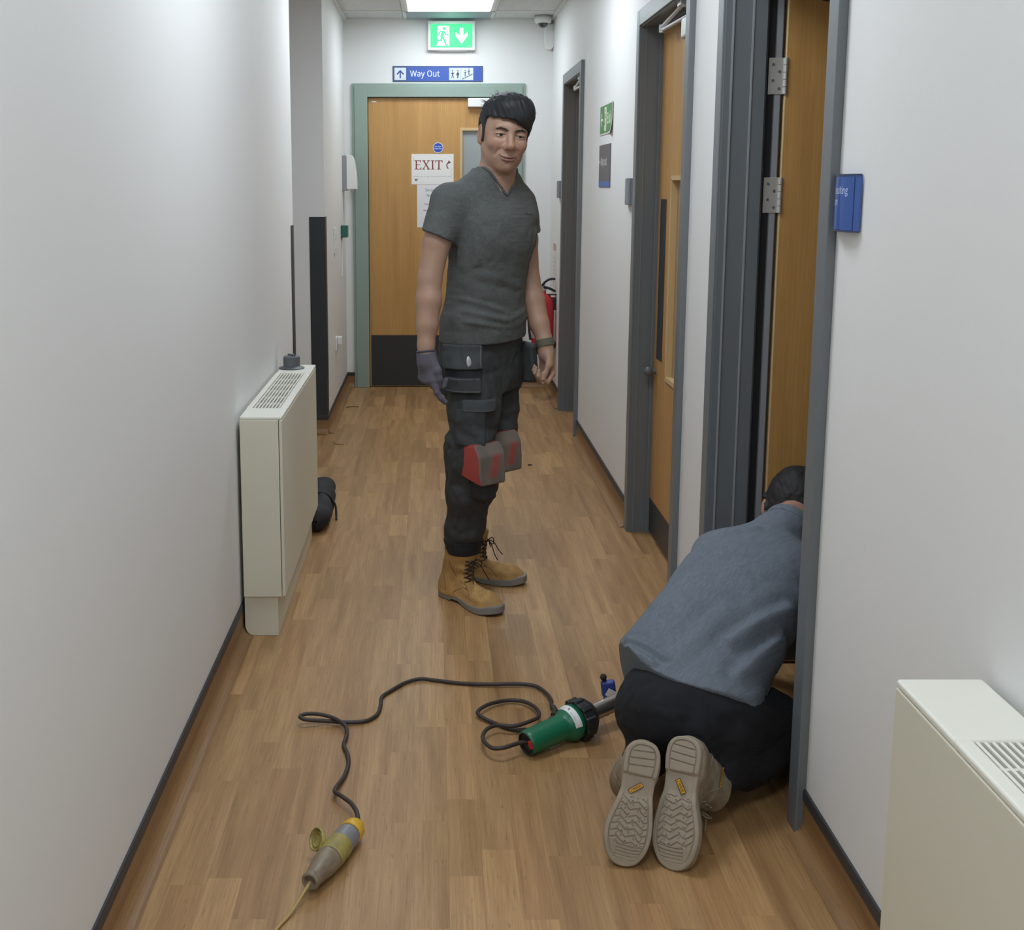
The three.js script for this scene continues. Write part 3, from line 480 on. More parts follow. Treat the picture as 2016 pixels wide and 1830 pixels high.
{ // black roll on the floor behind the left-hand convector
  const roll = mat(lin(0.018, 0.018, 0.02), 0.8, { bumpMap: fineBump, bumpScale: 0.001 });
  const t = thing('tool_roll', 'black rolled cloth bundle lying on the floor behind the left convector', 'tool roll', [-0.507, 0, -5.08]);
  const sweep = (c, prof, n = 40, m = 24) => { const p = [], ix = []; const f = c.computeFrenetFrames(n); for (let i = 0; i <= n; i++) { const q = c.getPointAt(i / n); for (let k = 0; k < m; k++) { const a = k / m * Math.PI * 2, r = prof(i / n, a); p.push(q.x + (f.normals[i].x * Math.cos(a) + f.binormals[i].x * Math.sin(a)) * r, q.y + (f.normals[i].y * Math.cos(a) + f.binormals[i].y * Math.sin(a)) * r, q.z + (f.normals[i].z * Math.cos(a) + f.binormals[i].z * Math.sin(a)) * r); } } for (let i = 0; i < n; i++) for (let k = 0; k < m; k++) { const a = i * m + k, b = i * m + (k + 1) % m; ix.push(a, a + m, b, b, a + m, b + m); } const g = new THREE.BufferGeometry(); g.setAttribute('position', new THREE.Float32BufferAttribute(p, 3)); g.setIndex(ix); g.computeVertexNormals(); return g; };
  const c = new THREE.CatmullRomCurve3([V(0.022, 0.058, 0.29), V(0.024, 0.06, 0.12), V(0.014, 0.062, -0.04), V(0.0, 0.066, -0.3)]);
  mesh('roll', sweep(c, (u, a) => (0.056 + 0.004 * Math.sin(a * 3 + u * 9) + 0.003 * Math.sin(u * 30)) * Math.pow(Math.min(1, Math.min(u, 1 - u) * 9 + 0.0001), 0.28) * (1 - 0.13 * Math.exp(-((u - 0.46) ** 2) * 160))), Object.assign(roll, { side: THREE.DoubleSide }), t);
  const ring = []; for (let k = 0; k <= 20; k++) { const a = k / 20 * Math.PI * 2; ring.push(V(0.018 + 0.0535 * Math.cos(a), 0.061 + 0.0535 * Math.sin(a), 0.02 + 0.01 * Math.sin(a))); }
  mesh('strap', [tube(ring, 0.006, 6), tube([V(0.06, 0.09, 0.02), V(0.082, 0.065, 0.04), V(0.088, 0.02, 0.06), V(0.09, 0.006, 0.08)], 0.0045, 6)], mat(lin(0.01, 0.01, 0.011), 0.7), t);
}
// scraps of weld rod and dirt on the floor
tag(mesh('weld_scrap', tube([V(-0.56, 0.02, -6.64), V(-0.558, 0.003, -6.60), V(-0.535, 0.003, -6.56), V(-0.50, 0.003, -6.545)], 0.003, 6), mat(lin(0.42, 0.26, 0.10), 0.6)), 'thin curved brown weld scrap on the floor by the far corner guard', 'scrap');
tag(mesh('weld_scrap', tube([V(-0.565, 0.003, -7.68), V(-0.53, 0.003, -7.71), V(-0.485, 0.004, -7.70)], 0.0026, 6), mat(lin(0.16, 0.10, 0.06), 0.7)), 'short dark weld scrap on the floor near the green frame', 'scrap');
tag(mesh('weld_scrap', tube([V(0.494, 0.003, -6.045), V(0.515, 0.003, -6.05)], 0.004, 6), mat(lin(0.05, 0.04, 0.03), 0.7)), 'tiny dark speck of scrap on the floor right of the standing man', 'scrap');
// ---------- hot air welding gun, its cord and plug; extension lead; hand tool ----------
function along(g, a, b) { const d = b.clone().sub(a).normalize(); return g.applyQuaternion(new THREE.Quaternion().setFromUnitVectors(V(0, 1, 0), d)).translate(a.x, a.y, a.z); }
{
  const A = V(0.236, 0.034, -2.842), B = V(0.489, 0.062, -3.023), o = [0.236, 0, -2.842], off = V(-o[0], 0, -o[2]);
  const t = thing('hot_air_gun', 'green hot air welding gun with black collar and steel nozzle on the floor', 'hot air gun', o);
  const P = (g) => along(g, A, B).translate(off.x, off.y, off.z);
  const gm = mat(lin(0.012, 0.155, 0.075), 0.38), bm = mat(lin(0.022, 0.022, 0.024), 0.5);
  mesh('handle', P(lathe([[0.028, 0.0], [0.0315, 0.003], [0.0325, 0.012], [0.0335, 0.118], [0.0350, 0.126], [0.0410, 0.134], [0.0440, 0.140], [0.0465, 0.152], [0.0470, 0.172], [0.0, 0.172]], 44)), gm, t, 'green plastic handle');
  mesh('end_cap', P(lathe([[0, 0.007], [0.029, 0.007], [0.0295, 0.001], [0.027, -0.001]], 40)), bm, t);
  mesh('switch', P(box(-0.010, -0.006, -0.006, 0.010, 0.008, 0.006, 0.002).rotateY(0.3).translate(0.008, 0.001, 0.021)), mat(lin(0.45, 0.02, 0.02), 0.4), t, 'red rocker switch');
  const bq = new THREE.Quaternion().setFromUnitVectors(V(0, 1, 0), B.clone().sub(A).normalize()).invert(), bt = V(-0.25, 0.9, 0.45).applyQuaternion(bq), bandAt = Math.atan2(bt.x, bt.z);
  mesh('label_band', P(new THREE.CylinderGeometry(0.0476, 0.0428, 0.019, 40, 1, true, bandAt - 1.35, 2.5).translate(0, 0.1445, 0)), new THREE.MeshStandardMaterial({ roughness: 0.5, side: THREE.DoubleSide, map: canvasTex(512, 96, (c, w, h) => { c.fillStyle = '#e6e8e6'; c.fillRect(0, 0, w, h); c.fillStyle = '#2a2a2a'; c.beginPath(); c.moveTo(236, 52); c.lineTo(256, 22); c.lineTo(268, 56); c.fill(); scribble(c, 300, 58, 130, 16, '#555', 2); scribble(c, 80, 58, 110, 16, '#555', 9); }) }), t, 'white paper band round the handle end');
  const col = []; { const s = new THREE.Shape(); const n = 10; for (let i = 0; i <= n * 8; i++) { const a = i / (n * 8) * Math.PI * 2, r = 0.0505 + 0.0022 * Math.sign(Math.cos(a * n)); s[i ? 'lineTo' : 'moveTo'](r * Math.cos(a), r * Math.sin(a)); } const g = extrude(s, 0.026, 0.003).rotateX(-Math.PI / 2).translate(0, 0.171, 0); col.push(P(g)); col.push(P(lathe([[0.0515, 0.198], [0.050, 0.206], [0.036, 0.222], [0.024, 0.226], [0, 0.226]], 40))); }
  mesh('collar', col, bm, t, 'ribbed black collar');
  mesh('nozzle', P(lathe([[0.0215, 0.222], [0.0215, 0.268], [0.0225, 0.270], [0.0225, 0.276], [0.0215, 0.278], [0.0215, 0.335], [0.019, 0.336], [0.019, 0.24]], 36)), mat(lin(0.42, 0.39, 0.37), 0.28, { metalness: 0.9, side: THREE.DoubleSide }), t, 'bare steel nozzle tube');
  const path = [[0.246, 0.034, -2.852], [0.222, 0.034, -2.846], [0.176, 0.034, -2.818], [0.153, 0.03, -2.824], [0.132, 0.028, -2.863], [0.13, 0.026, -2.903], [0.145, 0.024, -2.948], [0.173, 0.022, -2.972], [0.213, 0.022, -2.966], [0.264, 0.024, -2.995], [0.285, 0.022, -3.024], [0.285, 0.018, -3.078], [0.258, 0.012, -3.138], [0.221, 0.010, -3.154], [0.174, 0.012, -3.135], [0.137, 0.016, -3.094], [0.122, 0.014, -3.064], [0.135, 0.010, -3.044], [0.182, 0.006, -3.003], [0.214, 0.006, -2.98], [0.263, 0.006, -2.981], [0.297, 0.006, -3.014], [0.329, 0.006, -3.064], [0.335, 0.012, -3.091], [0.328, 0.016, -3.105], [0.331, 0.014, -3.139], [0.322, 0.010, -3.203], [0.293, 0.008, -3.257], [0.241, 0.010, -3.265], [0.175, 0.009, -3.264], [0.071, 0.006, -3.281],
    [0.007, 0.006, -3.30], [-0.036, 0.007, -3.308], [-0.079, 0.006, -3.284], [-0.12, 0.006, -3.227], [-0.143, 0.006, -3.187], [-0.145, 0.006, -3.124], [-0.154, 0.006, -3.068], [-0.181, 0.006, -3.032], [-0.231, 0.007, -3.021], [-0.291, 0.012, -3.019], [-0.345, 0.022, -3.008], [-0.357, 0.026, -3.016], [-0.342, 0.028, -3.027], [-0.303, 0.026, -3.029], [-0.262, 0.020, -3.015], [-0.233, 0.014, -2.984], [-0.226, 0.008, -2.949], [-0.23, 0.006, -2.894], [-0.216, 0.006, -2.837], [-0.211, 0.006, -2.79], [-0.217, 0.008, -2.719], [-0.23, 0.012, -2.661], [-0.232, 0.016, -2.632], [-0.215, 0.02, -2.604], [-0.189, 0.022, -2.566], [-0.172, 0.024, -2.517], [-0.168, 0.026, -2.460], [-0.172, 0.026, -2.446]];
  const cordMat = mat(lin(0.040, 0.030, 0.026), 0.55);
  mesh('power_cord', tube(path.map((p) => V(p[0] - o[0], p[1] + 0.0005, p[2] - o[2])), 0.0054, 10, false, 0.5, 220), cordMat, t, 'dark brown rubber cord looping across the floor');
  mesh('cord_grip', tube([V(0.329, 0.006, -3.064), V(0.336, 0.010, -3.085), V(0.331, 0.015, -3.100)].map((p) => p.add(off)), 0.0082, 10), cordMat, t);
  // plug: yellow cap and grey body pushed into the coupler
  const pa = V(-0.168, 0.029, -2.462), pb = V(-0.252, 0.029, -2.236), Q = (g) => along(g, pa, pb).translate(off.x, off.y, off.z);
  const pg = mesh('plug', Q(lathe([[0, 0.044], [0.026, 0.044], [0.027, 0.050], [0.0275, 0.086], [0.024, 0.0895], [0, 0.0895]], 40)), mat(lin(0.22, 0.225, 0.235), 0.35), t, 'grey plug body');
  mesh('plug_cap', Q(lathe([[0, 0], [0.010, 0.0], [0.019, 0.005], [0.0245, 0.016], [0.0265, 0.034], [0.0262, 0.044], [0, 0.044]], 40)), mat(lin(0.72, 0.42, 0.03), 0.35), pg, 'bright yellow cap');
  // the coupler on the extension lead
  const stain = dataTex(128, 128, (a, b) => { const q = vnoise(a * 7, b * 7, 3, 7, 7) * 0.5 + vnoise(a * 22, b * 22, 8, 22, 22) * 0.4, k = 0.90 + q * 0.18; return [k, k * 0.98, k * 0.94]; }, true);
  const u = thing('extension_lead', 'dirty yellow and grey coupler on a thin yellow cable running off the frame', 'extension lead', [pa.x, 0, pa.z]);
  const R = (g) => along(g, pa, pb).translate(-pa.x, 0, -pa.z), old = mat(lin(0.46, 0.40, 0.13), 0.5, { map: stain }), grime = mat(lin(0.30, 0.245, 0.185), 0.4, { map: stain });
  mesh('socket_ring', R(lathe([[0.0275, 0.091], [0.0290, 0.091], [0.0295, 0.094], [0.0295, 0.140], [0.024, 0.146], [0, 0.146]], 40)), old, u, 'faded yellow socket ring');
  mesh('socket_ring', R(box(-0.031, 0.096, -0.012, -0.020, 0.138, 0.012, 0.003).rotateY(-0.55)), old, u);
  mesh('coupler_body', R(lathe([[0, 0.144], [0.0275, 0.144], [0.0282, 0.150], [0.0270, 0.172], [0.0215, 0.205], [0.0185, 0.222], [0.0195, 0.226], [0.0200, 0.236], [0.0165, 0.240], [0.0125, 0.239], [0.011, 0.230], [0, 0.230]], 40)), grime, u, 'grimy grey coupler body');
  { const cp = V(-0.243, 0.045, -2.372), n = V(-0.62, 0.32, 0.40).normalize(), q = new THREE.Quaternion().setFromUnitVectors(V(0, 1, 0), n), LG = lathe([[0, 0], [0.022, 0], [0.0245, 0.003], [0.0245, 0.011], [0.0215, 0.011], [0.0205, 0.005], [0.017, 0.004], [0.016, 0.008], [0.014, 0.008], [0.0135, 0.003], [0, 0.003]], 36).applyQuaternion(q).translate(cp.x - pa.x, cp.y, cp.z - pa.z); LG.computeVertexNormals(); mesh('hinged_lid', [LG, rod(V(cp.x - pa.x + 0.004, cp.y - 0.016, cp.z - pa.z + 0.02), V(cp.x - pa.x + 0.026, cp.y - 0.006, cp.z - pa.z + 0.016), 0.006, 0.006, 10)], Object.assign(old.clone(), { side: THREE.DoubleSide }), u, 'faded yellow hinged lid standing open'); }
  mesh('cable', tube([[-0.2505, 0.029, -2.240], [-0.262, 0.022, -2.212], [-0.281, 0.008, -2.170], [-0.300, 0.0055, -2.130], [-0.312, 0.0055, -2.09], [-0.322, 0.0055, -1.95], [-0.30, 0.0055, -1.6], [-0.24, 0.0055, -1.0]].map((p) => V(p[0] - pa.x, p[1] - 0.0012, p[2] - pa.z)), 0.0036, 10), mat(lin(0.42, 0.30, 0.11), 0.6), u, 'thin dirty yellow cable');
}
{
  const t = thing('seam_tool', 'small blue hand tool with black knob and white label behind the kneeling man', 'hand tool', [0.492, 0, -3.15]);
  mesh('body', [box(-0.014, 0, -0.012, 0.05, 0.03, 0.02, 0.006), box(-0.016, 0.026, -0.010, 0.024, 0.072, 0.014, 0.008).rotateZ(0.12)], mat(lin(0.035, 0.07, 0.30), 0.4), t);
  mesh('knob', [rod(V(-0.012, 0.066, 0), V(-0.016, 0.078, 0.004), 0.006), new THREE.SphereGeometry(0.0095, 18, 14).translate(-0.017, 0.083, 0.005)], M.dark, t, 'black round knob');
  mesh('paper_label', box(-0.017, 0.028, 0.0195, 0.020, 0.050, 0.0215).rotateZ(-0.5).translate(-0.012, 0.004, 0), M.white, t, 'white paper label');
}
// ---------- smooth bodies: distance fields meshed with surface nets ----------
const smin = (a, b, k) => { const h = Math.max(k - Math.abs(a - b), 0) / k; return Math.min(a, b) - h * h * k * 0.25; };
const smax = (a, b, k) => -smin(-a, -b, k);
const sphere = (c, r) => (x, y, z) => Math.hypot(x - c[0], y - c[1], z - c[2]) - r;
const ell = (c, r) => (x, y, z) => { const a = (x - c[0]) / r[0], b = (y - c[1]) / r[1], d = (z - c[2]) / r[2], k = Math.hypot(a, b, d); if (k < 1e-5) return -Math.min(...r); const g = Math.hypot(a / r[0], b / r[1], d / r[2]); return k * (k - 1) / g; };
const cone = (a, b, ra, rb = ra) => { const dx = b[0] - a[0], dy = b[1] - a[1], dz = b[2] - a[2], L = dx * dx + dy * dy + dz * dz || 1e-9; return (x, y, z) => { const px = x - a[0], py = y - a[1], pz = z - a[2]; let t = (px * dx + py * dy + pz * dz) / L; t = t < 0 ? 0 : t > 1 ? 1 : t; return Math.hypot(px - t * dx, py - t * dy, pz - t * dz) - ra - (rb - ra) * t; }; };
function chain(pts, k = 0.02) {               // [x, y, z, r] joints joined by tapered capsules
  const c = []; for (let i = 0; i + 1 < pts.length; i++) c.push(cone(pts[i], pts[i + 1], pts[i][3], pts[i + 1][3]));
  return (x, y, z) => { let d = c[0](x, y, z); for (let i = 1; i < c.length; i++) d = smin(d, c[i](x, y, z), k); return d; };
}
const rbox = (c, h, r) => (x, y, z) => { const a = Math.abs(x - c[0]) - h[0] + r, b = Math.abs(y - c[1]) - h[1] + r, d = Math.abs(z - c[2]) - h[2] + r; return Math.hypot(Math.max(a, 0), Math.max(b, 0), Math.max(d, 0)) + Math.min(Math.max(a, b, d), 0) - r; };
const uni = (k, ...f) => (x, y, z) => { let d = f[0](x, y, z); for (let i = 1; i < f.length; i++) d = smin(d, f[i](x, y, z), k); return d; };
const cut = (f, g, k = 0.002) => (x, y, z) => smax(f(x, y, z), -g(x, y, z), k);
const both = (f, g, k = 0.002) => (x, y, z) => smax(f(x, y, z), g(x, y, z), k);
const grow = (f, r) => (x, y, z) => f(x, y, z) - r;
const plane = (p, n) => { const L = Math.hypot(...n); return (x, y, z) => ((x - p[0]) * n[0] + (y - p[1]) * n[1] + (z - p[2]) * n[2]) / L; };
// a limb or trunk of elliptic slices: rows [y, cx, cz, half width, front depth, back depth, yaw]
function loft(rows, power = 2.3) {
  const n = rows.length, cr = (a, b, c, d, t) => b + 0.5 * t * (c - a + t * (2 * a - 5 * b + 4 * c - d + t * (3 * (b - c) + d - a)));
  return (x, y, z) => {
    const yy = clamp(y, rows[0][0], rows[n - 1][0]); let i = 0; while (i < n - 2 && yy > rows[i + 1][0]) i++;
    const t = (yy - rows[i][0]) / (rows[i + 1][0] - rows[i][0]), A = rows[Math.max(0, i - 1)], B = rows[i], C = rows[i + 1], D = rows[Math.min(n - 1, i + 2)];
    const q = (k) => cr(A[k], B[k], C[k], D[k], t), dx = x - q(1), dz = z - q(2), yaw = q(6), cs = Math.cos(yaw), sn = Math.sin(yaw), u = dx * cs - dz * sn, v = dx * sn + dz * cs;
    const w = q(3), dd = v > 0 ? q(4) : q(5), k = Math.pow(Math.pow(Math.abs(u) / w, power) + Math.pow(Math.abs(v) / dd, power), 1 / power), r = Math.hypot(u, v);
    let d = k < 0.02 ? -Math.min(w, dd) : r * (1 - 1 / k); if (d < 0) d = Math.max(d, -Math.min(w, dd));
    const e = Math.abs(y - yy); return e > 0 ? Math.hypot(Math.max(d, 0), e) + Math.min(0, 0) : d;
  };
}
// move a field: matrix from local to world
function placed(f, m) { const e = m.clone().invert().elements; return (x, y, z) => f(e[0] * x + e[4] * y + e[8] * z + e[12], e[1] * x + e[5] * y + e[9] * z + e[13], e[2] * x + e[6] * y + e[10] * z + e[14]); }
function nets(f, lo, hi, cell, o = {}) {
  const nx = Math.ceil((hi[0] - lo[0]) / cell) + 1, ny = Math.ceil((hi[1] - lo[1]) / cell) + 1, nz = Math.ceil((hi[2] - lo[2]) / cell) + 1, B = 4, val = new Float32Array(nx * ny * nz).fill(1e3), id = (i, j, k) => (k * ny + j) * nx + i;
  const reach = cell * (B * 0.5 + 0.5) * 1.75 * (o.safe ?? 1.5);
  for (let k = 0; k < nz; k += B) for (let j = 0; j < ny; j += B) for (let i = 0; i < nx; i += B) {
    const c = f(lo[0] + (i + 1.5) * cell, lo[1] + (j + 1.5) * cell, lo[2] + (k + 1.5) * cell), far = Math.abs(c) > reach;
    for (let c2 = k; c2 < Math.min(k + B, nz); c2++) for (let b = j; b < Math.min(j + B, ny); b++) for (let a = i; a < Math.min(i + B, nx); a++) val[id(a, b, c2)] = far ? c : f(lo[0] + a * cell, lo[1] + b * cell, lo[2] + c2 * cell);
  }
  const vid = new Int32Array(nx * ny * nz).fill(-1), pos = [], idx = [];
  const E = [[0, 1], [2, 3], [4, 5], [6, 7], [0, 2], [1, 3], [4, 6], [5, 7], [0, 4], [1, 5], [2, 6], [3, 7]];
  const cv = new Float64Array(8);
  for (let k = 0; k + 1 < nz; k++) for (let j = 0; j + 1 < ny; j++) for (let i = 0; i + 1 < nx; i++) {
    let m = 0; for (let c = 0; c < 8; c++) { cv[c] = val[id(i + (c & 1), j + ((c >> 1) & 1), k + (c >> 2))]; if (cv[c] < 0) m |= 1 << c; }
    if (m === 0 || m === 255) continue;
    let sx = 0, sy = 0, sz = 0, n = 0;
    for (const [a, b] of E) { if ((cv[a] < 0) === (cv[b] < 0)) continue; const t = cv[a] / (cv[a] - cv[b]); sx += (a & 1) + t * ((b & 1) - (a & 1)); sy += ((a >> 1) & 1) + t * (((b >> 1) & 1) - ((a >> 1) & 1)); sz += (a >> 2) + t * ((b >> 2) - (a >> 2)); n++; }
    vid[id(i, j, k)] = pos.length / 3; pos.push(lo[0] + (i + sx / n) * cell, lo[1] + (j + sy / n) * cell, lo[2] + (k + sz / n) * cell);
  }
  const quad = (a, b, c, d, flip) => { if (a < 0 || b < 0 || c < 0 || d < 0) return; if (flip) idx.push(a, c, b, a, d, c); else idx.push(a, b, c, a, c, d); };
  for (let k = 1; k + 1 < nz; k++) for (let j = 1; j + 1 < ny; j++) for (let i = 1; i + 1 < nx; i++) {
    const s = val[id(i, j, k)] < 0;
    if (s !== val[id(i + 1, j, k)] < 0) quad(vid[id(i, j - 1, k - 1)], vid[id(i, j, k - 1)], vid[id(i, j, k)], vid[id(i, j - 1, k)], !s);
    if (s !== val[id(i, j + 1, k)] < 0) quad(vid[id(i - 1, j, k - 1)], vid[id(i - 1, j, k)], vid[id(i, j, k)], vid[id(i, j, k - 1)], !s);
    if (s !== val[id(i, j, k + 1)] < 0) quad(vid[id(i - 1, j - 1, k)], vid[id(i, j - 1, k)], vid[id(i, j, k)], vid[id(i - 1, j, k)], !s);
  }
  const np = pos.length / 3, nor = new Float32Array(np * 3), uv = new Float32Array(np * 2), col = o.color ? new Float32Array(np * 3) : null, e = o.eps ?? cell * 0.6;
  for (let i = 0; i < np; i++) {
    const x = pos[3 * i], y = pos[3 * i + 1], z = pos[3 * i + 2]; let gx = f(x + e, y, z) - f(x - e, y, z), gy = f(x, y + e, z) - f(x, y - e, z), gz = f(x, y, z + e) - f(x, y, z - e); const L = Math.hypot(gx, gy, gz) || 1; gx /= L; gy /= L; gz /= L;
    nor[3 * i] = gx; nor[3 * i + 1] = gy; nor[3 * i + 2] = gz; uv[2 * i] = (x + z) * 0.75; uv[2 * i + 1] = y;
    if (col) { const c = o.color(x, y, z, gx, gy, gz); col[3 * i] = c[0]; col[3 * i + 1] = c[1]; col[3 * i + 2] = c[2]; }
    if (o.base) { pos[3 * i] -= o.base[0]; pos[3 * i + 1] -= o.base[1]; pos[3 * i + 2] -= o.base[2]; }
  }
  const g = new THREE.BufferGeometry(); g.setAttribute('position', new THREE.Float32BufferAttribute(pos, 3)); g.setAttribute('normal', new THREE.BufferAttribute(nor, 3)); g.setAttribute('uv', new THREE.BufferAttribute(uv, 2)); if (col) g.setAttribute('color', new THREE.BufferAttribute(col, 3)); g.setIndex(idx);
  return g;
}
function joinColored(list) { return mergeGeometries(list); }
const weave = dataTex(256, 256, (u, v) => 0.5 + 0.22 * Math.sin(u * Math.PI * 2 * 64) * Math.sin(v * Math.PI * 2 * 64) + vnoise(u * 100, v * 100, 4, 100, 100) * 0.3); weave.repeat.set(9, 9);
const heather = dataTex(256, 256, (u, v) => 0.90 + vnoise(u * 128, v * 60, 3, 128, 60) * 0.06 + vnoise(u * 6, v * 6, 6, 6, 6) * 0.015, true); heather.repeat.set(4, 4);
const suedeTex = dataTex(256, 256, (u, v) => { const n = vnoise(u * 100, v * 100, 4, 100, 100) * 0.5 + vnoise(u * 9, v * 9, 2, 9, 9) * 0.5; const t = 0.88 + n * 0.13; return [t, t * (0.985 + n * 0.02), t * 0.96]; }, true); suedeTex.repeat.set(5, 5);
// fabric relief: long soft creases plus finer crumple, direction d
function creases(amp, sx, sy, sz, seed) { return (x, y, z) => { const a = vnoise(x * sx + seed, y * sy, z * sz), b = vnoise(x * sx * 2.3 + 7, y * sy * 2.1 + seed, z * sz * 2.3); return amp * (1 - Math.abs(a) * 2.2) * 0.6 + amp * 0.4 * b; }; }

// ---------- work boots: local frame, heel on the origin, toe along +z, sole on y = 0 ----------
const FOOT = [[0, -0.004], [0.022, 0.001], [0.035, 0.016], [0.039, 0.045], [0.036, 0.085], [0.034, 0.115], [0.040, 0.150], [0.050, 0.190], [0.054, 0.220], [0.051, 0.250], [0.040, 0.280], [0.020, 0.299], [-0.004, 0.302], [-0.026, 0.292], [-0.040, 0.268], [-0.047, 0.235], [-0.047, 0.200], [-0.042, 0.165], [-0.036, 0.125], [-0.036, 0.085], [-0.038, 0.045], [-0.034, 0.016], [-0.022, 0.001]];
const footPoly = (() => { const c = new THREE.CatmullRomCurve3(FOOT.map(([x, z]) => V(x, 0, z)), true); return c.getPoints(72).slice(0, -1).map((p) => [p.x, p.z]); })();
const footSDF = (mir, inset) => (x, z) => { x *= mir; let d = 1e9, s = 1; const P = footPoly, n = P.length; for (let i = 0, j = n - 1; i < n; j = i++) { const ex = P[j][0] - P[i][0], ez = P[j][1] - P[i][1], wx = x - P[i][0], wz = z - P[i][1], t = clamp((wx * ex + wz * ez) / (ex * ex + ez * ez)), bx = wx - ex * t, bz = wz - ez * t; d = Math.min(d, bx * bx + bz * bz); const c1 = z >= P[i][1], c2 = z < P[j][1], c3 = ex * wz > ez * wx; if ((c1 && c2 && c3) || (!c1 && !c2 && !c3)) s = -s; } return s * Math.sqrt(d) + inset; };
function bootFields(mir, shaft = 0.192) {
  const fp = footSDF(mir, 0.004);
  const top = (z) => z < 0.1 ? 0.125 : lerp(0.118, 0.072, sstep(0.10, 0.20, z)) - 0.022 * sstep(0.245, 0.305, z);
  const vamp = (x, y, z) => { const e = fp(x, z), h = top(z), rr = 0.036, a = e + rr - 0.006 * sstep(0.05, 0.0, y) + 0.020 * sstep(0.04, 0.1, y), b = y - h + rr; return Math.hypot(Math.max(a, 0), Math.max(b, 0)) + Math.min(Math.max(a, b), 0) - rr; };
  const leg = loft([[0.03, 0, 0.062, 0.036, 0.062, 0.062, 0], [0.09, 0, 0.074, 0.040, 0.064, 0.064, 0], [0.13, 0, 0.088, 0.046, 0.060, 0.066, 0], [shaft, 0, 0.098, 0.054, 0.062, 0.066, 0]], 2.1);
  const upper = (x, y, z) => { let d = smin(vamp(x, y, z), leg(x, y, z), 0.035); d += 0.0022 * vnoise(x * 38, y * 55, z * 38) + 0.0016 * Math.sin(z * 190) * sstep(0.165, 0.19, z) * sstep(0.245, 0.215, z) * sstep(0.045, 0.075, y); return smax(d, 0.018 - y, 0.003); };
  const outer = footSDF(mir, -0.002);
  const sole = (x, y, z) => { const e = outer(x, z), rise = 0.027 + 0.010 * sstep(0.25, 0.29, z) + 0.012 * sstep(0.07, 0.0, z) - 0.004 * sstep(0.1, 0.16, z) * sstep(0.25, 0.2, z); const a = e + 0.004, b = Math.abs(y - rise / 2) - rise / 2 + 0.004, lift = 0.010 * sstep(0.24, 0.305, z) + 0.007 * sstep(0.075, 0.085, z) * sstep(0.15, 0.12, z); const bb = Math.max(y - rise, lift - y) + 0.004; return Math.hypot(Math.max(a, 0), Math.max(bb, 0)) + Math.min(Math.max(a, bb), 0) - 0.004; };
  return { upper, sole, top };
}
const lerp3 = (a, b, t) => [lerp(a[0], b[0], t), lerp(a[1], b[1], t), lerp(a[2], b[2], t)];
// ---------- people: shared materials and hands ----------
const SKIN = [0.375, 0.225, 0.155];
const P_ = {
  skin: new THREE.MeshPhysicalMaterial({ vertexColors: true, roughness: 0.52, sheen: 0.1 }),
  tee: phys(lin(0.112, 0.120, 0.116), 0.9, { map: heather, bumpMap: weave, bumpScale: 0.0003, sheen: 0.25, sheenRoughness: 0.6 }),
  teeBlue: phys(lin(0.170, 0.200, 0.240), 0.88, { map: heather, bumpMap: weave, bumpScale: 0.0003, sheen: 0.25, sheenRoughness: 0.6 }),
  work: mat(lin(0.034, 0.036, 0.037), 0.85, { bumpMap: weave, bumpScale: 0.0005 }),
  workDark: mat(lin(0.012, 0.013, 0.016), 0.85, { bumpMap: weave, bumpScale: 0.0005 }),
  pocket: mat(lin(0.050, 0.055, 0.057), 0.85, { bumpMap: weave, bumpScale: 0.0005 }),
  hair: mat(lin(0.010, 0.012, 0.015), 0.62),
  brow: mat(lin(0.030, 0.024, 0.022), 0.9),
  glove: mat(lin(0.105, 0.098, 0.122), 0.85, { bumpMap: weave, bumpScale: 0.0004 }),
  suede: mat(lin(0.60, 0.37, 0.145), 0.85, { map: suedeTex }),
  suedeSole: mat(lin(0.23, 0.22, 0.205), 0.7),
  lace: mat(lin(0.03, 0.022, 0.015), 0.8),
  beige: mat(lin(0.32, 0.265, 0.19), 0.85, { map: suedeTex }),
  beigeSole: mat(lin(0.335, 0.28, 0.21), 0.8),
  pad: new THREE.MeshStandardMaterial({ vertexColors: true, roughness: 0.55 }),
};
const addv = (a, ...b) => { const r = [...a]; for (const [v, s] of b) { r[0] += v[0] * s; r[1] += v[1] * s; r[2] += v[2] * s; } return r; };
const unit = (v) => { const l = Math.hypot(...v); return v.map((x) => x / l); };
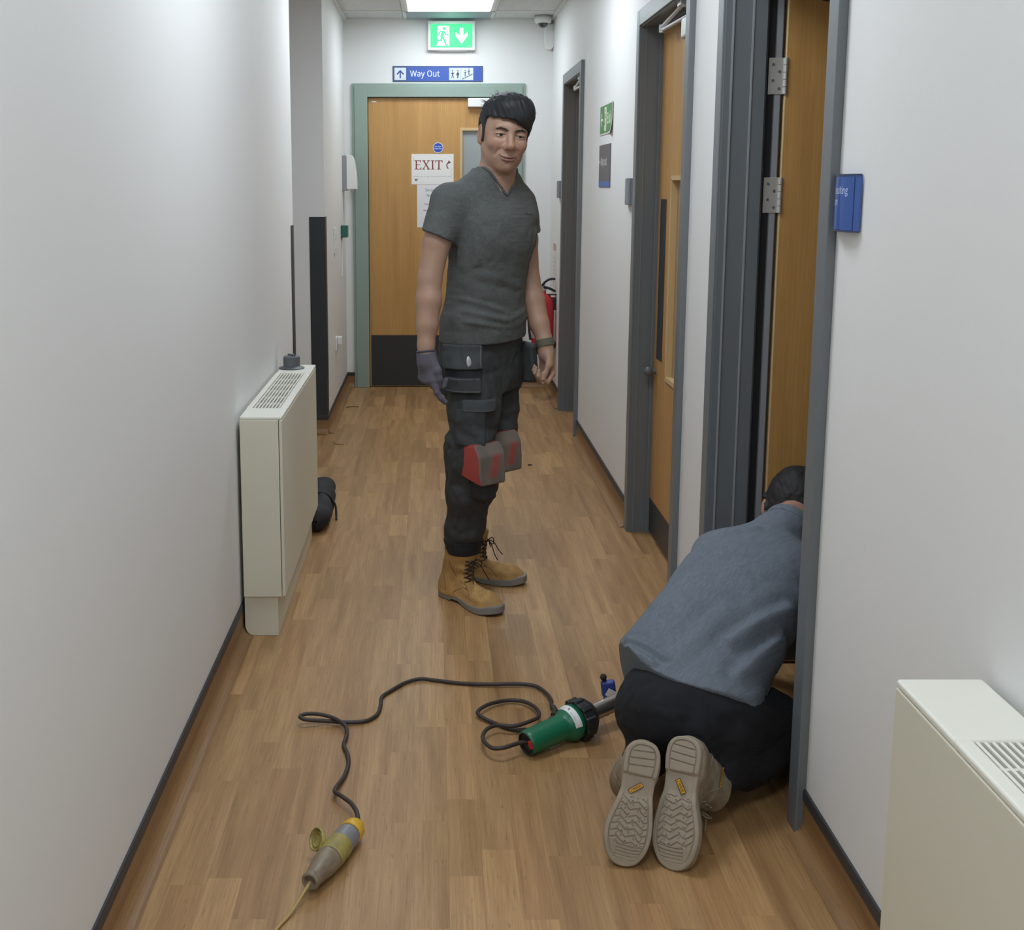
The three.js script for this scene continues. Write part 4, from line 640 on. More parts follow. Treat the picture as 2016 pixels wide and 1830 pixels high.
// a hand: wrist w, axis a towards the fingers, f towards the thumb side, n out of the palm; curl angles per finger
function hand(w, a, f, n, o = {}) {
  const s = o.size ?? 1, P = (i, j, k) => addv(w, [a, i * s], [f, j * s], [n, k * s]), g = o.thick ?? 0;
  const palm = uni(0.016 * s, cone(P(-0.01, 0, 0), P(0.02, 0, 0), 0.025 * s + g, 0.024 * s + g), cone(P(0.01, -0.012, 0), P(0.078, -0.028, 0), 0.014 * s + g, 0.0115 * s + g), cone(P(0.01, -0.004, 0), P(0.085, -0.010, -0.003), 0.014 * s + g, 0.0125 * s + g), cone(P(0.01, 0.006, 0), P(0.088, 0.011, -0.003), 0.014 * s + g, 0.0125 * s + g), cone(P(0.01, 0.012, 0), P(0.084, 0.030, 0), 0.014 * s + g, 0.0125 * s + g), cone(P(0.018, 0.020, 0.008), P(0.050, 0.034, 0.016), 0.017 * s + g, 0.013 * s + g));
  const parts = [palm], J = [0.031, 0.011, -0.010, -0.029], LEN = [[0.044, 0.026, 0.021], [0.047, 0.030, 0.022], [0.044, 0.028, 0.021], [0.035, 0.021, 0.019]], R = [0.0098, 0.0102, 0.0096, 0.0085], B = [0.084, 0.088, 0.085, 0.078];
  const tips = [];
  for (let i = 0; i < 4; i++) {
    let p = P(B[i], J[i], -0.001), ang = 0; const c = o.curl[i], sp = (o.splay ?? [0, 0, 0, 0])[i], js = [[...p, R[i] * s + g]];
    for (let k = 0; k < 3; k++) { ang += c[k]; const dir = unit(addv([0, 0, 0], [a, Math.cos(ang)], [n, Math.sin(ang)], [f, sp])); p = addv(p, [dir, LEN[i][k] * s]); js.push([...p, (R[i] - 0.0008 * (k + 1)) * s + g]); }
    parts.push(chain(js, 0.004)); tips.push(p);
  }
  const T = o.thumb.map(([i, j, k], q) => [...P(i, j, k), ([0.0135, 0.0115, 0.0100, 0.0088][q]) * s + g]); parts.push(chain(T, 0.006));
  const f2 = (x, y, z) => { let d = parts[0](x, y, z); for (let i = 1; i < 5; i++) d = smin(d, parts[i](x, y, z), 0.0045 * s); return smin(d, parts[5](x, y, z), 0.007); };
  f2.thumbTip = T[T.length - 1]; f2.tips = tips; return f2;
}
const skinColor = (x, y, z) => { const v = 1 + 0.07 * vnoise(x * 30, y * 22, z * 30); return [SKIN[0] * v, SKIN[1] * v, SKIN[2] * v]; };
// tan or beige work boot as a part of a person
function boot(person, base, at, frame, mir, o) {
  const F = bootFields(mir), g = new THREE.Matrix4().multiplyMatrices(new THREE.Matrix4().makeTranslation(-base[0], -base[1], -base[2]), frame), put = (q) => q.applyMatrix4(g);
  const b = mesh('boot', put(nets(F.upper, [-0.086, 0.0, -0.03], [0.086, 0.21, 0.33], 0.0038)), o.upper, person, o.label);
  if (!o.tread) mesh('sole', put(nets(F.sole, [-0.07, -0.006, -0.03], [0.07, 0.07, 0.33], 0.0032)), o.sole, b);
  const front = (x, y) => { for (let z = 0.31; z > 0; z -= 0.0008) if (F.upper(x, y, z) < 0) return z; return 0; };
  const S = (x, y, lift = 0.002) => V(x, y, front(x, y) + lift), laces = [], rows = [0.082, 0.097, 0.112, 0.127, 0.142, 0.157];
  for (let i = 0; i < rows.length; i++) { const w = 0.019, y = rows[i]; if (i + 1 < rows.length) { for (const q of [-1, 1]) laces.push(tube([S(q * w, y, 0.001), S(q * w * 0.4, y + 0.006, 0.0045), S(-q * w * 0.4, y + 0.011, 0.004), S(-q * w, rows[i + 1], 0.001)], 0.0021, 6)); } }
  for (const q of [-1, 1]) { const k = S(0, 0.156, 0.006); laces.push(tube([k.clone(), V(k.x + q * 0.016, k.y + 0.006, k.z + 0.010), V(k.x + q * 0.028, k.y - 0.006, k.z + 0.014), V(k.x + q * 0.018, k.y - 0.020, k.z + 0.014), k.clone().add(V(0, -0.002, 0.002))], 0.0020, 6)); laces.push(tube([k.clone(), V(k.x + q * 0.016, k.y - 0.01, k.z + 0.016), V(k.x + q * 0.030, k.y - 0.045, k.z + 0.034), V(k.x + q * 0.036, k.y - 0.062, k.z + 0.046)], 0.0019, 6)); }
  mesh('laces', laces.map(put), o.lace, b, 'dark bootlaces criss-crossed up the front').userData.kind = 'stuff';
  const stay = []; for (const q of [-1, 1]) for (const y of rows) { const p = S(q * 0.020, y, 0.0005); stay.push(new THREE.TorusGeometry(0.0032, 0.0011, 6, 12).translate(p.x, p.y, p.z)); }
  const ey = mesh('eyelets', stay.map(put), o.eyelet ?? M.dark, b); ey.userData.kind = 'stuff';
  const tn = F.upper, tongue = (x, y, z) => smax(Math.hypot(x * 0.9, (z - 0.098) * 1.6) - 0.030, Math.abs(y - 0.155) - 0.026, 0.004);
  mesh('tongue', put(nets(cut(tongue, (x, y, z) => Math.hypot(x * 0.9, (z - 0.090) * 1.6) - 0.028), [-0.05, 0.12, 0.05], [0.05, 0.19, 0.14], 0.003)), o.upper, b);
  if (o.badge) { const k = S(0, 0.166, 0.004); const tz = 0.098 + 0.030 / 1.6 + 0.0015; mesh('badge', put(box(-0.016, 0.160, tz - 0.001, 0.016, 0.172, tz + 0.0005)), M.dark, b, 'dark stitched badge on the tongue'); mesh('badge_face', put(box(-0.013, 0.1625, tz, 0.013, 0.1695, tz + 0.001)), o.upper, b); }
  // stitched overlays: toe seam and heel counter
  const seam = (pts) => tube(pts, 0.0012, 5); const side = (q, y, z) => { for (let x = 0.075; x > 0; x -= 0.0008) if (F.upper(q * x, y, z) < 0) return V(q * (x + 0.0004), y, z); return V(0, y, z); };
  const sm = []; for (const q of [-1, 1]) { sm.push(seam([[0.034, 0.205], [0.050, 0.190], [0.062, 0.165], [0.064, 0.140], [0.056, 0.128], [0.048, 0.110], [0.036, 0.098]].map(([y, z]) => side(q, y, z)))); sm.push(seam([[0.152, 0.012], [0.125, 0.026], [0.10, 0.034], [0.07, 0.055], [0.04, 0.065]].map(([y, z]) => side(q, y, z)))); sm.push(seam([[0.158, 0.088], [0.13, 0.098], [0.10, 0.112], [0.082, 0.128], [0.072, 0.150], [0.062, 0.165]].map(([y, z]) => side(q, y, z)))); }
  mesh('seams', sm.map(put), o.seam, b).userData.kind = 'stuff';
  return b;
}
// ---------- the standing man ----------
{
  const base = [0.15, 0, -4.05];
  const man1 = thing('person', 'standing man in grey V-neck shirt, dark work trousers, red knee pads and tan boots', 'person', base);
  const YAW = 0.66, fw = [Math.sin(YAW), 0, Math.cos(YAW)], lf = [Math.cos(YAW), 0, -Math.sin(YAW)];
  const torsoRows = [[0.905, 0.169, -4.085, 0.158, 0.118, 0.118, YAW], [0.98, 0.174, -4.082, 0.156, 0.115, 0.115, YAW], [1.06, 0.180, -4.076, 0.147, 0.106, 0.106, YAW], [1.15, 0.190, -4.072, 0.149, 0.106, 0.106, YAW], [1.25, 0.199, -4.067, 0.161, 0.115, 0.106, YAW], [1.32, 0.199, -4.067, 0.164, 0.108, 0.102, YAW], [1.375, 0.192, -4.066, 0.160, 0.088, 0.092, YAW], [1.42, 0.192, -4.062, 0.145, 0.070, 0.080, YAW], [1.455, 0.198, -4.058, 0.118, 0.058, 0.070, YAW], [1.490, 0.207, -4.055, 0.078, 0.053, 0.062, YAW]];
  const torso = loft(torsoRows, 2.25), RS = [0.047, 1.388, -3.968], LS = [0.330, 1.375, -4.162];
  const armR = chain([[0.055, 1.376, -3.974, 0.044], [0.014, 1.25, -3.948, 0.0455], [-0.010, 1.13, -3.932, 0.0395], [-0.013, 1.06, -3.916, 0.0415], [-0.018, 0.98, -3.900, 0.0355], [-0.022, 0.915, -3.886, 0.0275], [-0.022, 0.88, -3.880, 0.027]], 0.012);
  const armL = chain([[0.300, 1.364, -4.150, 0.042], [0.320, 1.25, -4.165, 0.0435], [0.334, 1.11, -4.163, 0.0380], [0.349, 1.04, -4.143, 0.0400], [0.369, 0.96, -4.110, 0.0335], [0.387, 0.900, -4.086, 0.0270], [0.391, 0.865, -4.080, 0.0265]], 0.012);
  // head frame
  const HM = new THREE.Matrix4().makeTranslation(0.236, 1.598, -4.041).multiply(new THREE.Matrix4().makeRotationY(0.20)).multiply(new THREE.Matrix4().makeRotationX(0.07)).multiply(new THREE.Matrix4().makeRotationZ(-0.11));
  const h = (() => {
    const skull = uni(0.03, ell([0, 0.028, -0.012], [0.0755, 0.088, 0.096]), ell([0, -0.026, 0.020], [0.0655, 0.088, 0.070]));
    const jaw = uni(0.022, ell([0, -0.070, 0.030], [0.0490, 0.040, 0.052]), cone([-0.050, -0.050, 0.0], [-0.016, -0.100, 0.058], 0.017, 0.016), cone([0.050, -0.050, 0.0], [0.016, -0.100, 0.058], 0.017, 0.016), sphere([0, -0.099, 0.066], 0.0195));
    const cheeks = uni(0.01, ell([-0.039, -0.028, 0.060], [0.025, 0.021, 0.024]), ell([0.039, -0.028, 0.060], [0.025, 0.021, 0.024]));
    let f = uni(0.028, skull, jaw); f = uni(0.022, f, cheeks);
    f = uni(0.018, f, cone([-0.040, 0.022, 0.074], [0.040, 0.022, 0.074], 0.0115), cone([0, 0.025, 0.078], [0, 0.0, 0.086], 0.012, 0.008));
    for (const s of [-1, 1]) f = cut(f, ell([s * 0.0325, 0.002, 0.098], [0.020, 0.0135, 0.017]), 0.016);
    const nose = uni(0.010, cone([0, 0.010, 0.084], [0, -0.030, 0.1035], 0.0078, 0.0110), sphere([0, -0.0345, 0.1055], 0.0118), ell([-0.0140, -0.0385, 0.0925], [0.0088, 0.0082, 0.0110]), ell([0.0140, -0.0385, 0.0925], [0.0088, 0.0082, 0.0110]));
    f = uni(0.009, f, nose);
    for (const s of [-1, 1]) f = cut(f, ell([s * 0.0078, -0.0468, 0.1000], [0.0042, 0.0034, 0.0052]), 0.003);
    // mouth mound and lips with raised corners
    f = uni(0.018, f, ell([0, -0.068, 0.068], [0.034, 0.024, 0.0215]));
    const f0 = f, on = (x, y, dz, r) => { let z = 0.13; while (z > 0.02 && f0(x, y, z) > 0) z -= 0.0005; return [x, y, z + dz, r]; };
    const lipU = chain([on(-0.0310, -0.0640, -0.0012, 0.0014), on(-0.0230, -0.0675, -0.0008, 0.0028), on(-0.0130, -0.0695, -0.0006, 0.0040), on(-0.0045, -0.0688, 0, 0.0044), on(0, -0.0698, -0.0004, 0.0042), on(0.0045, -0.0688, 0, 0.0044), on(0.0130, -0.0695, -0.0006, 0.0040), on(0.0230, -0.0675, -0.0008, 0.0028), on(0.0310, -0.0640, -0.0012, 0.0014)], 0.003);
    const lipD = chain([on(-0.0280, -0.0680, -0.0014, 0.0016), on(-0.0160, -0.0760, -0.0010, 0.0042), on(0, -0.0790, -0.0006, 0.0054), on(0.0160, -0.0760, -0.0010, 0.0042), on(0.0280, -0.0680, -0.0014, 0.0016)], 0.003);
    f = uni(0.003, f, lipU, lipD);
    const line = chain([on(-0.0345, -0.0625, 0.0016, 0.0016), on(-0.0240, -0.0690, 0.0026, 0.0016), on(-0.0120, -0.0732, 0.0036, 0.0016), on(0, -0.0742, 0.0042, 0.0016), on(0.0120, -0.0732, 0.0036, 0.0016), on(0.0240, -0.0690, 0.0026, 0.0016), on(0.0345, -0.0625, 0.0016, 0.0016)], 0.002);
    f = cut(f, line, 0.003);
    for (const s of [-1, 1]) f = cut(f, chain([on(s * 0.0205, -0.0390, 0.0020, 0.0022), on(s * 0.0330, -0.0500, 0.0020, 0.0026), on(s * 0.0430, -0.0660, 0.0020, 0.0020)], 0.004), 0.008);
    f = cut(f, sphere(on(0, -0.0895, 0.0035, 0).slice(0, 3), 0.0045), 0.010);
    // lids
    const lids = [-1, 1].map((s) => cut(ell([s * 0.0325, 0.001, 0.0715], [0.0205, 0.0142, 0.0150]), (x, y, z) => { const u = (x - s * 0.0325) / 0.0180; const mid = -0.0006 + 0.0014 * u * u - 0.0008 * s * u, op = 0.0030 * Math.max(0, 1 - u * u); return z < 0.07 ? 1 : Math.abs(y - mid) - op; }, 0.0010));
    f = uni(0.005, f, ...lids);
    for (const s of [-1, 1]) f = cut(f, chain([[s * 0.0200, 0.0060, 0.0885, 0.0012], [s * 0.0325, 0.0090, 0.0885, 0.0012], [s * 0.0460, 0.0050, 0.0830, 0.0012]], 0.002), 0.003);
    for (const s of [-1, 1]) f = cut(f, chain([[s * 0.0190, -0.0105, 0.0895, 0.0010], [s * 0.0330, -0.0135, 0.0885, 0.0012], [s * 0.0450, -0.0105, 0.0830, 0.0010]], 0.002), 0.004);
    // ears
    for (const s of [-1, 1]) { const e = cut(uni(0.006, ell([s * 0.0790, -0.004, -0.012], [0.0075, 0.030, 0.0185]), ell([s * 0.0765, -0.027, -0.006], [0.0080, 0.012, 0.010])), ell([s * 0.0865, -0.003, -0.008], [0.0080, 0.019, 0.0105]), 0.005); f = uni(0.010, f, e); }
    const F = (x, y, z) => f(x, y, z); F.lipU = lipU; F.lipD = lipD; F.line = line; return F;
  })();
  const headW = placed(h, HM), HI = HM.clone().invert();
  const neck = uni(0.03, chain([[0.203, 1.405, -4.058, 0.064], [0.213, 1.470, -4.052, 0.0555], [0.226, 1.535, -4.050, 0.0545], [0.232, 1.58, -4.050, 0.055]], 0.03), cone([0.150, 1.40, -4.045], [0.205, 1.475, -4.055], 0.035, 0.030), cone([0.262, 1.40, -4.115], [0.222, 1.475, -4.065], 0.035, 0.030));
  // bare left hand, fingers curled, thumb pressed down in front
  const aL = unit([0.04, -1, 0.10]), fL = unit([0.62, 0, 0.78]), nL = unit([-0.78, 0.05, 0.62]);
  const handL = hand([0.391, 0.870, -4.080], aL, fL, nL, { size: 0.90, curl: [[0.75, 1.45, 0.95], [0.95, 1.5, 0.9], [1.05, 1.5, 0.9], [1.1, 1.45, 0.9]], thumb: [[0.022, 0.024, 0.010], [0.052, 0.036, 0.026], [0.086, 0.030, 0.040], [0.112, 0.022, 0.047]] });
  const aR = unit([0.02, -1, 0.08]), fR = unit([0.66, 0, 0.75]), nR = unit([0.75, 0, -0.66]);
  const rightHandSpec = { size: 0.93, curl: [[0.22, 0.30, 0.25], [0.75, 1.2, 0.8], [1.05, 1.3, 0.8], [1.1, 1.3, 0.8]], splay: [0.28, 0.15, 0.0, 0.0], thumb: [[0.022, 0.026, 0.006], [0.050, 0.044, 0.012], [0.080, 0.046, 0.018], [0.105, 0.040, 0.024]] };
  const handR = hand([-0.021, 0.882, -3.880], aR, fR, nR, rightHandSpec);
  // legs
  const legR = [[0.120, 0.80, -4.025, 0.096], [0.140, 0.67, -3.985, 0.083], [0.136, 0.535, -3.955, 0.074], [0.132, 0.475, -3.965, 0.066], [0.122, 0.40, -3.977, 0.074], [0.113, 0.27, -3.995, 0.064], [0.106, 0.165, -3.998, 0.057]];
  const legL = [[0.228, 0.80, -4.150, 0.090], [0.218, 0.67, -4.130, 0.077], [0.222, 0.545, -4.095, 0.069], [0.168, 0.36, -4.185, 0.056], [0.136, 0.23, -4.225, 0.054], [0.118, 0.165, -4.240, 0.052]];
  const thin = (l, s) => l.map(([x, y, z, r]) => [x, y, z, r * s]);
  const pelvisRows = [[0.74, 0.170, -4.090, 0.150, 0.105, 0.112, 0.62], [0.80, 0.169, -4.090, 0.160, 0.112, 0.120, 0.62], [0.88, 0.167, -4.088, 0.156, 0.110, 0.118, 0.62], [0.97, 0.170, -4.084, 0.153, 0.111, 0.112, 0.64]];
  const pelvis = loft(pelvisRows, 2.2);
  const bodyF = uni(0.03, grow(torso, -0.021), neck, armR, armL, grow(pelvis, -0.025), chain([...thin(legR.slice(0, 5), 0.78), [0.106, 0.155, -4.0, 0.034], [0.100, 0.06, -4.01, 0.028]], 0.04), chain([...thin(legL.slice(0, 5), 0.78), [0.120, 0.145, -4.236, 0.034], [0.130, 0.06, -4.232, 0.028]], 0.04));
  const withHead = (x, y, z) => smin(bodyF(x, y, z), headW(x, y, z), 0.014);
  const v3 = new THREE.Vector3();
  const headColor = (x, y, z) => {
    v3.set(x, y, z).applyMatrix4(HI); const { x: a, y: b, z: c } = v3; let k = skinColor(x, y, z);
    const lip = Math.min(h.lipU(a, b, c), h.lipD(a, b, c)), t = sstep(0.0012, -0.0002, lip); k = [lerp(k[0], 0.27, t * 0.75), lerp(k[1], 0.105, t * 0.75), lerp(k[2], 0.095, t * 0.75)];
    const ml = sstep(0.0012, 0.0, h.line(a, b, c)); k = [lerp(k[0], 0.10, ml * 0.8), lerp(k[1], 0.035, ml * 0.8), lerp(k[2], 0.03, ml * 0.8)];
    const ch = Math.exp(-((Math.abs(a) - 0.045) ** 2 + (b + 0.028) ** 2) / 0.0006) * (c > 0.03 ? 1 : 0) * 0.22 + Math.exp(-(a * a + (b + 0.036) ** 2) / 0.0003) * (c > 0.09 ? 0.2 : 0); k = [k[0] * (1 + ch * 0.1), k[1] * (1 - ch * 0.35), k[2] * (1 - ch * 0.35)];
    const ear = Math.abs(a) > 0.074 && Math.abs(b) < 0.05 ? 0.25 : 0; k = [k[0], k[1] * (1 - ear * 0.4), k[2] * (1 - ear * 0.4)];
    const stub = c > 0.02 && b < -0.05 && b > -0.13 && c < 0.12 ? 0.10 * sstep(-0.05, -0.075, b) : 0; return k.map((q) => q * (1 - stub));
  };
  const bodyGeo = joinColored([
    nets(withHead, [-0.10, 0.84, -4.27], [0.46, 1.49, -3.82], 0.0065, { base, color: headColor }),
    nets(bodyF, [-0.02, 0.04, -4.36], [0.36, 0.852, -3.84], 0.010, { base, color: skinColor }),
    nets(withHead, [0.125, 1.478, -4.16], [0.345, 1.73, -3.90], 0.0026, { base, color: headColor, eps: 0.0012 }),
    nets(uni(0.012, handL, armL), [0.30, 0.70, -4.16], [0.48, 0.89, -3.97], 0.0028, { base, color: skinColor }),
    nets(uni(0.012, handR, armR), [-0.09, 0.70, -3.96], [0.09, 0.90, -3.78], 0.0034, { base, color: skinColor }),
  ]);
  const body = mesh('body', bodyGeo, P_.skin, man1);
  // eyes
  for (const s of [-1, 1]) {
    const e = new THREE.SphereGeometry(0.0125, 32, 24); e.rotateX(Math.PI / 2); const p = e.attributes.position, c = new Float32Array(p.count * 3);
    for (let i = 0; i < p.count; i++) { const r = Math.hypot(p.getX(i) - 0.0009, p.getY(i) + 0.0006), fr = p.getZ(i) > 0; const q = fr && r < 0.0027 ? [0.004, 0.004, 0.004] : fr && r < 0.0066 ? [0.022, 0.012, 0.007] : [0.50, 0.46, 0.43]; c.set(q, i * 3); }
    e.setAttribute('color', new THREE.BufferAttribute(c, 3)); e.translate(s * 0.0325, 0.0005, 0.0728); e.applyMatrix4(HM); e.translate(-base[0], -base[1], -base[2]);
    mesh('eye', e, new THREE.MeshPhysicalMaterial({ vertexColors: true, roughness: 0.12, clearcoat: 1 }), man1);
  }
  for (const s of [-1, 1]) { const q = []; for (let i = -6; i <= 6; i++) { const u = i / 6.6, x = s * 0.0325 + u * 0.0180, y = -0.0006 + 0.0014 * u * u - 0.0008 * s * u + 0.0030 * Math.max(0, 1 - u * u) + 0.0004; let z = 0.11; while (z > 0.03 && h(x, y + 0.001, z) > 0) z -= 0.0004; q.push(V(x, y, z + 0.0002)); }
    mesh('eyelashes', tube(q, 0.00075, 5).applyMatrix4(HM).translate(-base[0], -base[1], -base[2]), P_.brow, man1); }
  // eyebrows follow the brow of the face
  const surf = (x, y) => { for (let z = 0.13; z > 0; z -= 0.0006) if (h(x, y, z) < 0) return z; return 0.08; };
  for (const s of [-1, 1]) {
    const pts = [[0.0125, 0.0150, 0.0027], [0.023, 0.0190, 0.0035], [0.037, 0.0215, 0.0031], [0.0470, 0.0185, 0.0021], [0.0525, 0.0130, 0.0011]].map(([x, y, r]) => [s * x, y, surf(s * x, y) - r * 0.35, r]);
    const g = nets(chain(pts, 0.003), [Math.min(s * 0.006, s * 0.062), 0.004, 0.05], [Math.max(s * 0.006, s * 0.062), 0.030, 0.105], 0.0016); g.applyMatrix4(HM); g.translate(-base[0], -base[1], -base[2]);
    mesh('eyebrow', g, P_.brow, man1);
  }
  // hair: short sides, full top, fringe swept across to his left
  {
    const hl = (x) => 0.052 - 0.030 * sstep(-0.005, 0.062, x) + 0.0016 * Math.sin(x * 260) + 0.0012 * Math.sin(x * 470 + 1);
    const vol = uni(0.025, ell([0.003, 0.046, -0.012], [0.0870, 0.0930, 0.1060]), ell([0.012, 0.090, 0.038], [0.068, 0.045, 0.062]), ell([0.020, 0.060, 0.060], [0.058, 0.036, 0.040]), ell([0, -0.005, -0.04], [0.078, 0.07, 0.07]));
    const strands = (x, y, z) => 0.0022 * vnoise(x * 120 + y * 50, y * 30 + z * 40, z * 60) + 0.0030 * vnoise(x * 45, y * 32, z * 30 + 4);
    const keep = (x, y, z) => { // above the hairline on the brow, above the ears at the sides, sideburns in front of them
      const front = hl(x) - y + 0.35 * Math.max(0, 0.035 - z) * 0; const side = (z > 0.022 ? hl(x) - y : lerp(-0.030, -0.055, sstep(0.0, -0.06, z)) - y);
      const burn = Math.max(-0.024 - y, Math.abs(z - 0.013) - 0.0025 - 0.14 * (y + 0.024), 0.05 - Math.abs(x)); const t = sstep(0.016, 0.034, z); return Math.min(lerp(side, front, t), Math.abs(x) > 0.05 ? smax(burn, -0.2, 0.01) : 1);
    };
    const body0 = (x, y, z) => { const sk = h(x, y, z), v = vol(x, y, z) + strands(x, y, z); let thick = y > -0.005 ? v : smax(v, sk - 0.010, 0.01); thick = Math.min(thick, sk - 0.0045); return smax(thick, keep(x, y, z), 0.006); };
    const ear = uni(0.002, ell([-0.082, -0.004, -0.012], [0.016, 0.036, 0.024]), ell([0.082, -0.004, -0.012], [0.016, 0.036, 0.024]));
    const f = cut(body0, ear, 0.006), g = nets(f, [-0.115, -0.075, -0.135], [0.115, 0.165, 0.125], 0.0028, { eps: 0.0014, safe: 2.2 }); g.applyMatrix4(HM);
    const tufts = [], r = rng(5);
    const spike = (p, d, L, w) => { const a = V(...p), dd = V(...d).normalize(), side = V(0, 1, 0).cross(dd).normalize(); const q = tube([a, a.clone().addScaledVector(dd, L * 0.5).addScaledVector(side, L * 0.06), a.clone().addScaledVector(dd, L).addScaledVector(V(0, -1, 0), L * 0.12)], w, 5); const pp = q.attributes.position, n = q.parameters.tubularSegments; for (let i = 0; i <= n; i++) { const c = q.parameters.path.getPointAt(i / n), k = 1 - i / n * 0.9; for (let j = 0; j <= 5; j++) { const id = i * 6 + j; pp.setXYZ(id, c.x + (pp.getX(id) - c.x) * k, c.y + (pp.getY(id) - c.y) * k, c.z + (pp.getZ(id) - c.z) * k); } } return q; };
    for (let i = 0; i < 30; i++) { const a = lerp(1.9, 2.9, r()), R = 0.083; tufts.push(spike([Math.cos(a) * R, 0.050 + Math.sin(a) * R, -0.03 + r() * 0.07], [Math.cos(a) - 0.5 + r() * 0.4, Math.sin(a) * 0.7 + r() * 0.3, 0.1 - r() * 0.4], 0.012 + r() * 0.016, 0.0008)); }
    for (let i = 0; i < 24; i++) { const a = lerp(0.2, 1.3, r()), R = 0.086; tufts.push(spike([Math.cos(a) * R, 0.048 + Math.sin(a) * R, -0.03 + r() * 0.07], [Math.cos(a) + 0.5, Math.sin(a) * 0.4, -0.1], 0.008 + r() * 0.012, 0.0008)); }
    for (let i = 0; i < 60; i++) { const x = lerp(-0.056, 0.066, r()), y = hl(x) + 0.012 + r() * 0.008; const z = surf(x, y) + 0.006; tufts.push(spike([x, y, z], [0.45 + r() * 0.3, -0.9, 0.02], 0.012 + r() * 0.008, 0.0012)); }
    const all = merge([g, ...tufts.map((q) => q.applyMatrix4(HM))]).translate(-base[0], -base[1], -base[2]);
    mesh('hair', all, P_.hair, man1);
  }
  // T-shirt
  {
    const fold = creases(0.0042, 9, 15, 9, 2), fine = creases(0.0016, 26, 30, 26, 6);
    const sleeveR = cone([0.055, 1.384, -3.972], [0.006, 1.235, -3.942], 0.060, 0.0560), sleeveL = cone([0.296, 1.372, -4.150], [0.325, 1.235, -4.166], 0.058, 0.0540);
    const trunk = (x, y, z) => torso(x, y, z) + 0.006 * sstep(1.0, 0.93, y) * Math.sin(x * 60 + z * 40) * 0.35 - 0.010 * Math.exp(-((y - 0.985) ** 2) / 0.0008) * 0.5;
    const solid = uni(0.040, trunk, sleeveR, sleeveL);
    // gathers: from the armpits down the front, and sagging rolls at the waist
    const gat = (x, y, z) => { const u = (x - 0.19) * lf[0] + (z + 4.07) * lf[2], v = (x - 0.19) * fw[0] + (z + 4.07) * fw[2]; let d = 0;
      for (const [u0, y0, u1, y1, w, a] of [[-0.135, 1.32, -0.115, 1.18, 0.010, 0.005], [-0.118, 1.31, -0.080, 1.20, 0.008, 0.0035], [-0.14, 1.06, -0.02, 1.02, 0.008, 0.005], [-0.14, 1.02, 0.00, 0.985, 0.008, 0.005], [-0.14, 0.985, -0.03, 0.965, 0.007, 0.004], [0.13, 1.02, 0.02, 0.99, 0.009, 0.004], [0.135, 1.28, 0.10, 1.17, 0.010, 0.004], [-0.10, 1.14, 0.05, 1.10, 0.012, 0.003]]) { const ex = u1 - u0, ey = y1 - y0, L = ex * ex + ey * ey, t = clamp(((u - u0) * ex + (y - y0) * ey) / L), dd = Math.hypot(u - u0 - t * ex, y - y0 - t * ey); d += a * Math.exp(-(dd * dd) / (w * w)) * (v > -0.05 ? 1 : 0); d -= a * 0.7 * Math.exp(-((dd - w * 1.7) ** 2) / (w * w)) * (v > -0.05 ? 1 : 0); } return d; };
    let f = (x, y, z) => solid(x, y, z) - 0.002 + fold(x, y, z) * 0.8 + fine(x, y, z) - gat(x, y, z) * 0.48;
    f = both(f, plane([0.17, 0.913, -4.08], [0.02, -1, -0.06]), 0.006);
    f = both(f, (x, y, z) => { const R = plane([0.014, 1.268, -3.945], [-0.42, -1, 0.10]), L = plane([0.326, 1.265, -4.17], [0.25, -1, -0.05]); return Math.hypot(x - 0.0, z + 3.945) < 0.080 && y < 1.33 && y > 1.16 ? R(x, y, z) : Math.hypot(x - 0.326, z + 4.17) < 0.072 && x > 0.299 && y < 1.33 && y > 1.16 ? L(x, y, z) : -1; }, 0.002);
    // V neck: open above a slanting V in front and a round neckline behind
    const neckline = (u, v) => lerp(1.490 + Math.abs(u) * 0.1, 1.400 + Math.abs(u) * 1.30, sstep(-0.045, 0.035, v));
    const nx = 0.209, nz = -4.056, vopen = (x, y, z) => { const u = (x - nx) * lf[0] + (z - nz) * lf[2], v = (x - nx) * fw[0] + (z - nz) * fw[2]; const yb = neckline(u, v); return Math.max(yb - y, Math.hypot(u, v * 0.72) - 0.085); };
    const f0 = f; f = cut(f, vopen, 0.003);
    const shirt = mesh('t_shirt', nets(f, [-0.09, 0.90, -4.26], [0.44, 1.50, -3.86], 0.0048, { base, safe: 2 }), P_.tee, man1, 'charcoal grey V-neck T-shirt');
    // collar ribbing along the V
    { const rim = []; for (let i = 0; i < 72; i++) { const th = i / 72 * Math.PI * 2, cu = Math.sin(th), cv = Math.cos(th); for (let r = 0.02; r < 0.12; r += 0.0008) { const u = cu * r, v = cv * r, y = neckline(u, v), x = nx + u * lf[0] + v * fw[0], z = nz + u * lf[2] + v * fw[2]; if (f0(x, y, z) > 0.0005) { rim.push(V(x, y - 0.0015, z)); break; } } }
      const sm = rim.map((p, i) => p.clone().multiplyScalar(2).add(rim[(i + 1) % rim.length]).add(rim[(i + rim.length - 1) % rim.length]).multiplyScalar(0.25));
      mesh('collar', tube(sm, 0.0050, 8, true).translate(-base[0], -base[1], -base[2]), P_.tee, shirt, 'ribbed edge of the V collar'); }
    const logo = [], r = rng(31); const shirtZ = (x, y) => { for (let z = -3.9; z > -4.2; z -= 0.0007) if (f(x, y, z) < 0) return z; return -4.05; };
